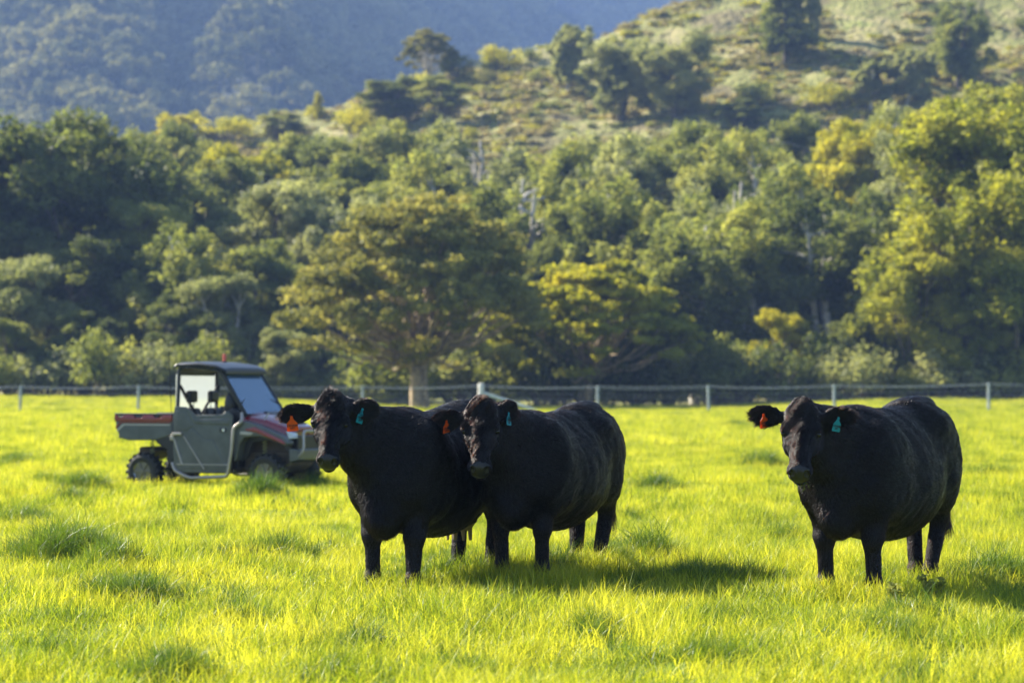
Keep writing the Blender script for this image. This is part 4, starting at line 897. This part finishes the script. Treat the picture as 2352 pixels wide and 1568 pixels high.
# ------------------------------------------------------------------ the farm buggy
U = {'grey': mat('dark grey moulded plastic', (0.085, 0.094, 0.094), .28, var=.2, vscale=6), 'red': mat('dark red metallic paint', (0.20, 0.010, 0.020), .25, coat=.8, var=.1), 'black': mat('black plastic', (0.012, 0.012, 0.013), .45),
     'roof': mat('satin black roof', (0.016, 0.02, 0.03), .38), 'tube': mat('silver grey tube', (0.36, 0.33, 0.30), .35, metal=.6), 'rubber': mat('tyre rubber', (0.014, 0.014, 0.014), .65, bump=.3, bscale=30),
     'rim': mat('dark machined rim', (0.16, 0.15, 0.12), .35, metal=.7), 'mud': mat('dusty underbody', (0.10, 0.075, 0.05), .85, var=.4), 'seat': mat('black seat vinyl', (0.016, 0.016, 0.018), .5),
     'chrome': mat('bright metal', (0.6, 0.6, 0.6), .2, metal=1), 'lamp': mat('clear lamp lens', (0.5, 0.52, 0.52), .08, coat=1), 'redlens': mat('pinkish red beacon', (0.65, 0.12, 0.08), .3), 'silver': mat('light silver decal', (0.4, 0.38, 0.36), .35, metal=.4), 'spring': mat('yellowish spring', (0.30, 0.30, 0.12), .5)}
def glass_mat():
    m, n, out = new_mat('tinted windscreen with painted sky reflection'); L = n.links
    g = n.nodes.new('ShaderNodeBsdfGlossy'); g.inputs['Roughness'].default_value = .06; g.inputs['Color'].default_value = (.75, .88, 1, 1)
    t = n.nodes.new('ShaderNodeBsdfTransparent'); t.inputs[0].default_value = (.55, .60, .66, 1)
    fr = n.nodes.new('ShaderNodeFresnel'); fr.inputs['IOR'].default_value = 2.1
    d = n.nodes.new('ShaderNodeBsdfDiffuse'); d.inputs[0].default_value = (.25, .38, .6, 1); m0 = n.nodes.new('ShaderNodeMixShader'); m0.inputs[0].default_value = .34  # blue diffuse layer paints the reflected sky into the glass, besides its tint
    L.new(t.outputs[0], m0.inputs[1]); L.new(d.outputs[0], m0.inputs[2])
    m1 = n.nodes.new('ShaderNodeMixShader'); L.new(fr.outputs[0], m1.inputs[0]); L.new(m0.outputs[0], m1.inputs[1]); L.new(g.outputs[0], m1.inputs[2]); L.new(m1.outputs[0], out.inputs[0]); return m
def dusty_mat():
    m, n, out = new_mat('scuffed clear rear panel'); L = n.links
    t = n.nodes.new('ShaderNodeBsdfTransparent'); tr = n.nodes.new('ShaderNodeBsdfTranslucent'); tr.inputs[0].default_value = (.42, .46, .45, 1)
    d = n.nodes.new('ShaderNodeBsdfDiffuse'); d.inputs[0].default_value = (.4, .42, .4, 1)
    a = n.nodes.new('ShaderNodeMixShader'); a.inputs[0].default_value = .75; L.new(d.outputs[0], a.inputs[1]); L.new(tr.outputs[0], a.inputs[2])
    b = n.nodes.new('ShaderNodeMixShader'); b.inputs[0].default_value = .50; L.new(t.outputs[0], b.inputs[1]); L.new(a.outputs[0], b.inputs[2]); L.new(b.outputs[0], out.inputs[0]); return m
M_GLASS, M_DUST = glass_mat(), dusty_mat()
UD = 39.7; UX = px2x(511, UD)
ub = empty('farm_buggy', (UX, UD, float(field_z(UX, UD))+.02), R(-22.5)); tag(ub, 'dark grey and red two-seat utility buggy parked behind the leftmost cow', 'utility vehicle'); ub.scale = (1.03, 1.03, 1.04)
HW = .70                                     # half width of the body
# cargo box: a tray with thick side walls, grey below and a red upper band
for y in (-1, 1):
    y0, y1 = (y*(HW-.09), y*HW) if y > 0 else (y*HW, y*(HW-.09))
    bmo('tray_side', prism([(-1.54, .98), (-1.46, .80), (-1.30, .76), (-.82, .77), (-.60, .83), (-.50, .86), (-.50, 1.07), (-1.54, 1.07)], y0, y1), U['grey'], ub, .015)
    bmo('tray_band', prism([(-1.55, 1.06), (-.50, 1.06), (-.50, 1.155), (-.66, 1.155), (-.70, 1.115), (-.80, 1.115), (-.84, 1.155), (-1.02, 1.155), (-1.06, 1.115), (-1.16, 1.115), (-1.20, 1.155), (-1.38, 1.155), (-1.42, 1.12), (-1.47, 1.12), (-1.50, 1.155), (-1.55, 1.155)], y*(HW+.004)-.02, y*(HW+.004)+.02), U['red'], ub, .008)
    bmo('tray_rail', prism([(-1.56, 1.150), (-.50, 1.150), (-.50, 1.19), (-1.56, 1.19)], y*(HW-.05)-.055, y*(HW-.05)+.06), U['black'], ub, .012)
    bmo('side_decal', prism([(-1.50, .90), (-1.38, 1.00), (-.54, 1.00), (-.54, 1.02), (-1.40, 1.02), (-1.52, .92)], y*(HW+.004)-.006, y*(HW+.004)+.006), U['silver'], ub)
    bmo('side_decal', prism([(-1.53, .94), (-1.43, 1.035), (-.54, 1.035), (-.54, 1.055), (-1.44, 1.055), (-1.54, .97)], y*(HW+.004)-.006, y*(HW+.004)+.006), U['red'], ub)
bmo('tailgate', boxm(-1.52, 0, .97, .06, HW*2-.2, .36), U['grey'], ub, .015)
bmo('tray_floor', boxm(-1.02, 0, .82, .96, HW*2-.2, .05), U['black'], ub, .01)
bmo('tray_front', boxm(-.53, 0, 1.0, .05, HW*2-.2, .34), U['grey'], ub, .01)
bmo('rear_fender', prism([(-.86, .80), (-.52, .86), (-.46, .62), (-.52, .40), (-.60, .40), (-.62, .62), (-.80, .72)], -HW+.02, HW-.02), U['black'], ub, .02)
# chassis and running gear
bmo('underbody', prism([(-1.35, .42), (-.9, .60), (-.5, .42), (-.45, .26), (1.25, .26), (1.45, .40), (1.40, .60), (.6, .62), (-.4, .60), (-1.3, .66)], -.38, .38), U['mud'], ub, .03)
bmo('underbody_step', boxm(.05, 0, .30, 1.05, HW*2-.12, .08), U['mud'], ub, .02)
for x in (-1.06, 1.13):
    pipe('axle', [(x, -.58, .29), (x, .58, .29)], .035, U['black'], ub, smooth=0)
    for y in (-1, 1):
        w_ = empty('wheel', (x, y*.58, .28)); w_.parent = ub; rad, wd = .285, .23
        prof = [(-.5, .55), (-.56, .80), (-.50, .93), (-.36, .985), (.36, .985), (.50, .93), (.56, .80), (.5, .55)]
        ang = np.linspace(0, 2*np.pi, 41)[:-1]; VV = []; 
        for a_ in ang:
            for (pw, pr) in prof: VV.append((math.cos(a_)*pr*rad*.97, pw*wd, math.sin(a_)*pr*rad*.97))
        k_ = len(prof); FF = [(i*k_+j, ((i+1) % 40)*k_+j, ((i+1) % 40)*k_+j+1, i*k_+j+1) for i in range(40) for j in range(k_-1)]
        bm = bmesh.new(); vs = [bm.verts.new(v_) for v_ in VV]; [bm.faces.new([vs[i] for i in f_]) for f_ in FF]; bmesh.ops.recalc_face_normals(bm, faces=bm.faces)
        for i in range(18):                                    # chunky tread lugs
            for sd_ in (-1, 1):
                a_ = (i+.5*(sd_ > 0))/18*2*math.pi; M = Matrix.Rotation(-a_, 4, 'Y')@Matrix.Translation((rad*.965, sd_*wd*.28, 0))@Matrix.Rotation(R(sd_*22), 4, 'X')@Matrix.Diagonal((.042, wd*.46, .042, 1)); bmesh.ops.create_cube(bm, size=1, matrix=M)
        bmo('tyre', bm, U['rubber'], w_)
        bm = bmesh.new(); k2 = -1 if y < 0 else 1; cylm((0, k2*.02, 0), rad*.60, wd*.62, bm=bm)
        for i in range(6):
            a_ = i*math.pi/3; M = Matrix.Rotation(-a_, 4, 'Y')@Matrix.Translation((rad*.30, k2*wd*.42, 0))@Matrix.Diagonal((rad*.52, .03, .05, 1)); bmesh.ops.create_cube(bm, size=1, matrix=M)
        cylm((0, k2*wd*.43, 0), .045, .05, bm=bm); bmo('rim', bm, U['rim'], w_, .006)
        V_, F_ = tubes([([(math.cos(t)*rad*.56, k2*wd*.40, math.sin(t)*rad*.56) for t in np.linspace(0, 2*np.pi, 33)], [.014]*33)], 6); obj('rim_ring', mesh_np('rim_ring', V_, F_, True), U['chrome'], w_)
for y in (-1, 1):
    hx = [(1.02+.03*math.cos(t)*1, y*.47+.03*math.sin(t), .50+t*.0085) for t in np.linspace(0, 44, 90)]; V_, F_ = tubes([(hx, [.009]*90)], 5); obj('suspension_spring', mesh_np('suspension_spring', V_, F_, True), U['spring'], ub)
    hx = [(-1.0+.03*math.cos(t)*1, y*.47+.03*math.sin(t), .42+t*.0085) for t in np.linspace(0, 44, 90)]; V_, F_ = tubes([(hx, [.009]*90)], 5); obj('suspension_spring', mesh_np('suspension_spring', V_, F_, True), U['spring'], ub)
    pipe('suspension_arm', [(.75, y*.3, .40), (1.06, y*.52, .30), (1.32, y*.3, .42)], .022, U['black'], ub)
    # doors
    outer = [(-.46, .40), (-.40, .27), (.50, .27), (.57, .36), (.60, 1.16), (.50, 1.235), (.40, 1.175), (-.06, 1.165), (-.24, 1.29), (-.44, 1.30), (-.47, 1.15)]
    y0 = y*(HW+.02); d = bmo('door', prism(outer, y0-.022, y0+.022), U['grey'], ub, .014)
    yy = y0+y*.020
    bmo('door_panel', prism([(-.34, .33), (-.28, .72), (-.14, .98), (.10, .79), (.26, .78), (.46, .42), (.46, .33)], yy-.012, yy+.012), U['grey'], d, .012)
    bmo('door_panel', prism([(-.04, 1.03), (.54, 1.01), (.545, 1.10), (.42, 1.11), (-.06, 1.10), (-.16, 1.20), (-.10, 1.06)], yy-.014, yy+.014), U['grey'], d, .012)
    bmo('door_panel', prism([(-.42, .92), (-.22, .92), (-.10, 1.0), (-.24, 1.22), (-.42, 1.24)], yy-.010, yy+.010), U['grey'], d, .010)
    pipe('door_crease', [(-.25, .82, ), (-.25, .82)] if False else [(-.27, yy+y*.012, .84), (.10, yy+y*.012, .33)], .012, U['tube'], d, smooth=0)
    pipe('door_crease', [(-.40, yy+y*.004, .40), (.52, yy+y*.004, .40)], .012, U['tube'], d, smooth=0)
    pipe('door_crease', [(-.445, yy+y*.003, .80), (-.30, yy+y*.003, .40)], .020, U['tube'], d, smooth=0)
    hd_ = bmo('door_handle', boxm(.43, yy+y*.006, .935, .12, .02, .065), U['black'], d, .01); cylb = cylm((.45, yy+y*.022, .935), .025, .02); bmo('handle_latch', cylb, U['chrome'], hd_)
    bmo('door_hinge', boxm(-.38, yy+y*.02, .87, .17, .05, .045), U['tube'], d, .012); bmo('door_hinge', boxm(-.47, yy+y*.01, .81, .07, .06, .08), U['tube'], d, .012)
    # nerf bar and fender guard
    pipe('side_bar', [(.72, y*.66, 1.20), (.76, y*.74, 1.06), (.63, y*.77, .98), (.60, y*.78, .60), (.53, y*.78, .22), (-.15, y*.78, .19), (-.42, y*.76, .30), (-.50, y*.70, .42)], .027, U['tube'], ub)
    # front fender: red over grey, arched round the wheel
    bmo('front_fender', prism([(.66, 1.04), (.80, 1.08), (1.02, 1.02), (1.48, .84), (1.56, .74), (1.50, .70), (1.30, .78), (1.02, .84), (.78, .82), (.70, .72), (.66, .50), (.60, .44), (.60, .98)], y*.50 if y > 0 else y*.71, y*.71 if y > 0 else y*.50), U['grey'], ub, .02)
    bmo('fender_flash', prism([(.98, .985), (1.46, .79), (1.52, .72), (1.46, .73), (1.0, .90), (.80, .93), (.82, .96)], y*.715-.01, y*.715+.01), U['red'], ub, .008)
    bmo('fender_flash', prism([(.72, .92), (.96, .90), (.90, .86), (.72, .87)], y*.715-.01, y*.715+.01), U['silver'], ub, .005)
    bmo('headlight', loft([[(1.50, y*.34, .80), (1.50, y*.60, .80), (1.46, y*.60, .93), (1.46, y*.34, .91)], [(1.57, y*.36, .81), (1.56, y*.57, .81), (1.52, y*.57, .90), (1.53, y*.36, .89)]]), U['lamp'], ub, .01)
for y in (-1, 1): bmo('wheel_arch_liner', prism([(.62, .44), (.62, .98), (1.50, .74), (1.48, .55), (1.36, .70), (1.10, .78), (.84, .74), (.74, .50)], y*.50-.02, y*.50+.02), U['black'], ub, .01)
bmo('firewall', boxm(.60, 0, .66, .05, 1.2, .62), U['black'], ub, .01)
bmo('engine_block', boxm(1.05, 0, .66, .75, .62, .26), U['mud'], ub, .03)
# hood, grille, bumper
bmo('hood', loft([[(.62, -.60, .92), (.62, .60, .92), (.62, .58, 1.17), (.62, .3, 1.235), (.62, -.3, 1.235), (.62, -.58, 1.17)], [(1.10, -.56, .86), (1.10, .56, .86), (1.10, .52, 1.07), (1.10, .26, 1.15), (1.10, -.26, 1.15), (1.10, -.52, 1.07)], [(1.50, -.44, .80), (1.50, .44, .80), (1.50, .42, .92), (1.50, .2, .99), (1.50, -.2, .99), (1.50, -.42, .92)]]), U['red'], ub, .03)
bmo('hood_insert', loft([[(.86, -.22, 1.195), (.86, .22, 1.195), (.86, .20, 1.225), (.86, -.20, 1.225)], [(1.42, -.18, 1.005), (1.42, .18, 1.005), (1.42, .16, 1.04), (1.42, -.16, 1.04)]]), U['black'], ub, .01)
bmo('grille', boxm(1.53, 0, .72, .08, .80, .26), U['black'], ub, .02)
bmo('front_bumper', loft([[(1.50, -.58, .44), (1.50, .58, .44), (1.50, .58, .66), (1.50, -.58, .66)], [(1.62, -.46, .48), (1.62, .46, .48), (1.62, .46, .64), (1.62, -.46, .64)]]), U['grey'], ub, .02)
pipe('bull_bar', [(1.56, -.46, .50), (1.68, -.44, .60), (1.66, -.40, .92), (1.66, .40, .92), (1.68, .44, .60), (1.56, .46, .50)], .022, U['tube'], ub)
for y in (-1, 1): pipe('hood_strut', [(.98, y*.56, .98), (1.06, y*.42, 1.20)], .016, U['tube'], ub, smooth=0)
# cab: frame tubes, roof, screens
for y in (-1, 1):
    pipe('cab_frame', [(.76, y*.60, 1.14), (.28, y*.60, 1.86), (-.36, y*.60, 1.93), (-.44, y*.60, 1.86), (-.46, y*.62, 1.10)], .030, U['roof'], ub)
    pipe('cab_frame', [(-.42, y*.60, 1.62), (-.43, y*.42, 1.45), (-.44, y*.04, 1.12)], .022, U['black'], ub)
pipe('cab_frame', [(-.44, -.60, 1.86), (-.44, .60, 1.86)], .03, U['black'], ub, smooth=0); pipe('cab_frame', [(.28, -.60, 1.86), (.28, .60, 1.86)], .03, U['black'], ub, smooth=0)
rp_ = lambda x, zc, w_: [(x, -w_, zc-.03), (x, -w_*.98, zc+.012), (x, -w_*.6, zc+.035), (x, w_*.6, zc+.035), (x, w_*.98, zc+.012), (x, w_, zc-.03)]
bmo('roof', loft([rp_(-.52, 1.925, .64), rp_(-.44, 1.955, .68), rp_(-.05, 1.965, .69), rp_(.26, 1.93, .70), rp_(.42, 1.865, .68), rp_(.44, 1.82, .67)]), U['roof'], ub, .015)
bmo('roof_lining', boxm(-.14, 0, 1.875, .62, 1.12, .03), U['mud'], ub, .01)
ws = [(.27, 1.84), (.71, 1.17)]
def slab(name, x0, z0, x1, z1, w0, w1, t_, m, parent):
    bm = bmesh.new(); nx, nz = (z0-z1), -(x0-x1); L_ = math.hypot(nx, nz); nx, nz = nx/L_*t_, nz/L_*t_
    A = [bm.verts.new(p) for p in [(x0, -w0, z0), (x0, w0, z0), (x1, w1, z1), (x1, -w1, z1)]]; B = [bm.verts.new((v.co.x+nx, v.co.y, v.co.z+nz)) for v in A]
    bm.faces.new(A); bm.faces.new(B[::-1]); [bm.faces.new((A[i], B[i], B[(i+1) % 4], A[(i+1) % 4])) for i in range(4)]; bmesh.ops.recalc_face_normals(bm, faces=bm.faces); return bmo(name, bm, m, parent)
wg = slab('windscreen', .335, 1.835, .775, 1.185, .60, .64, .006, M_GLASS, ub)
for y in (-1, 1):
    V_, F_ = tubes([([(.33, y*.61, 1.85), (.785, y*.645, 1.17)], [.028, .028])], 6); obj('screen_trim', mesh_np('screen_trim', V_, F_, True), U['black'], wg)
pts_ = [(.60-.12*(1-(t/.56)**2), t, 1.345+.115*(1-(t/.56)**2)*1.0) for t in np.linspace(-.56, .56, 15)]; pts_ = [(p[0]+.085, p[1]*1.06, p[2]) for p in pts_]
V_, F_ = tubes([(pts_, [.011]*15)], 6); obj('screen_bar', mesh_np('screen_bar', V_, F_, True), U['black'], wg)
slab('rear_panel', -.475, 1.80, -.485, 1.16, .64, .64, .006, M_DUST, ub)
bmo('rear_panel_frame', boxm(-.48, 0, 1.83, .03, 1.16, .08), U['black'], ub, .006)
bmo('dashboard', prism([(.42, 1.02), (.40, 1.20), (.50, 1.28), (.64, 1.24), (.68, 1.10), (.64, .96)], -.60, .60), U['black'], ub, .03)
for y in (-.34, .34):
    st = bmo('seat', prism([(-.36, .62), (.16, .62), (.20, .72), (.10, .76), (-.22, .74), (-.33, 1.26), (-.41, 1.28), (-.42, .70)], y-.25, y+.25), U['seat'], ub, .03)
    bmo('headrest', boxm(-.36, y, 1.45, .09, .26, .19), U['seat'], st, .035, 3); pipe('headrest_post', [(-.37, y-.07, 1.25), (-.365, y-.07, 1.38)], .008, U['chrome'], st, smooth=0); pipe('headrest_post', [(-.37, y+.07, 1.25), (-.365, y+.07, 1.38)], .008, U['chrome'], st, smooth=0)
    pipe('seat_belt', [(-.40, y+(.27 if y > 0 else -.27), 1.62), (-.30, y*.9, 1.18), (-.18, y*.25, .82)], .014, U['black'], ub)
tt = np.linspace(0, 2*np.pi, 29); V_, F_ = tubes([([(.33+.05*math.sin(t)*.9-.02, .34+.17*math.cos(t), 1.27+.15*math.sin(t)) for t in tt], [.014]*29)], 6); sw = obj('steering_wheel', mesh_np('steering_wheel', V_, F_, True), U['black'], ub)
pipe('steering_column', [(.32, .34, 1.27), (.50, .34, 1.14)], .025, U['black'], sw, smooth=0)
# dark rounded bag-like shape on the dash side of the near door opening: grab handle pod
bm = bmesh.new(); bmesh.ops.create_uvsphere(bm, u_segments=20, v_segments=12, radius=1, matrix=Matrix.Translation((.42, -.44, 1.33))@Matrix.Diagonal((.12, .12, .20, 1))); bmo('dash_pod', bm, U['seat'], ub)
bc = bmo('beacon', cylm((-.02, .1, 2.06), .028, .12, 'z', 14), U['redlens'], ub, .008); cylb = cylm((-.02, .1, 1.995), .04, .03, 'z', 14); bmo('beacon_base', cylb, U['black'], bc)
pipe('aerial', [(-.56, -.62, 1.1), (-.60, -.66, 2.15)], .006, U['black'], ub, smooth=0)
for i in range(7): bmo('roof_vent', boxm(-.40+i*.085, -.665, 1.905, .05, .012, .028), U['black'], ub, .003)

# ------------------------------------------------------------------ fence
FD = 120.0; M_STEEL = mat('galvanised post', (0.34, 0.38, 0.38), .55, metal=.25, var=.2); M_TIMBER = mat('weathered white timber', (0.60, 0.58, 0.50), .8, var=.25, vscale=8); M_WIRE = mat('galvanised wire', (0.55, 0.57, 0.58), .45, metal=.5); M_RAIL = mat('pale painted stay', (0.52, 0.58, 0.55), .6)
fn = empty('wire_fence', (0, FD, 0)); tag(fn, 'wire stock fence of pale posts running along the far side of the pasture', 'fence')
fpx = [-235, 46, 317, 575, 834, 1105, 1372, 1628, 1916, 2270, 2560]; fx = [px2x(p, FD) for p in fpx]
fz = [float(field_z(x, FD)) for x in fx]; TOPZ = [CAM_H+(HY-t)/F*FD for t in (886, 886, 886, 887, 887, 884, 887, 886, 884, 880, 879)]
for x, z, tz in zip(fx, fz, TOPZ):
    if abs(x-px2x(1105, FD)) < .01: continue
    ln_ = random.Random(int(x*10)).uniform(-.05, .05)
    V_, F_ = tubes([([(x, 0, z-.3), (x+ln_, 0, tz+.02)], [.075, .07]), ([(x+ln_, 0, tz+.02), (x+ln_, 0, tz+.035)], [.07, .01])], 8); obj('post', mesh_np('post', V_, F_, True), M_STEEL, fn)
i5 = 5; x = fx[i5]; V_, F_ = tubes([([(x, 0, fz[i5]-.3), (x, 0, TOPZ[i5]+.03), (x, 0, TOPZ[i5]+.09), (x, 0, TOPZ[i5]+.11)], [.165, .16, .12, .02])], 12); o5 = obj('strainer_post', mesh_np('strainer_post', V_, F_, True), M_TIMBER, fn); o5['label'] = 'thick pale timber post with rounded top'
V_, F_ = tubes([([(x+.15, 0, TOPZ[i5]-.40), (x+2.9, 0, fz[i5]+.18)], [.075, .075])], 8); obj('diagonal_stay', mesh_np('diagonal_stay', V_, F_, True), M_RAIL, fn)
for k, (dz, rad) in enumerate([(0.0, .012), (-.10, .009), (-.34, .004), (-.55, .004), (-.76, .004), (-.97, .004)]):
    V_, F_ = tubes([([(xa+(xb-xa)*t, .0, ta+(tb-ta)*t+dz-.05*4*t*(1-t)*(1+.5*((k*7+int(xa*3)) % 3))) for (xa, ta), (xb, tb) in zip(list(zip(fx, TOPZ))[:-1], list(zip(fx, TOPZ))[1:]) for t in (0, .25, .5, .75)]+[(fx[-1], 0, TOPZ[-1]+dz)], [rad]*(4*(len(fx)-1)+1))], 5); obj('wire', mesh_np('wire', V_, F_, True), M_WIRE, fn)

# small leafy weeds in the grass by the right cow's hind feet
rw = S(61)
def weed(x, y, h, seed, label):
    r_ = S(seed); z = float(field_z(x, y)); VV = []; pa = []
    for i in range(4):
        top_ = np.array([(r_.rand()-.5)*h*.8, (r_.rand()-.5)*h*.5, h*(.7+.3*r_.rand())]); P = bez([0, 0, 0], top_, h*.1, 7, r_, h*.05); pa.append((P, np.linspace(.004, .0015, 7)))
        for k in range(3, 7): VV.append(P[k])
    cen = np.array(VV); (V1, F1, v1) = leaves(r_, cen, np.full(len(cen), h*.14), 6, .026, elong=2.4)
    rt = empty('weed', (x, y, z), 0); tag(rt, label, 'weed', 'weeds by the right cow')
    m1 = mesh_np('leaves', V1, F1); set_attr(m1, 'v', v1); obj('leaves', m1, LM['mid'], rt); V2, F2 = tubes(pa, 5); obj('stem', mesh_np('stem', V2, F2, True), LM['mid'], rt)
weed(px2x(2140, 17.6), 17.6, .24, 1, 'small leafy weed in front of the right cow nearest hind foot'); weed(px2x(2060, 17.2), 17.2, .2, 2, 'spindly dark weed between front and hind feet of the right cow')
print('all', round(time.time()-T0, 1))
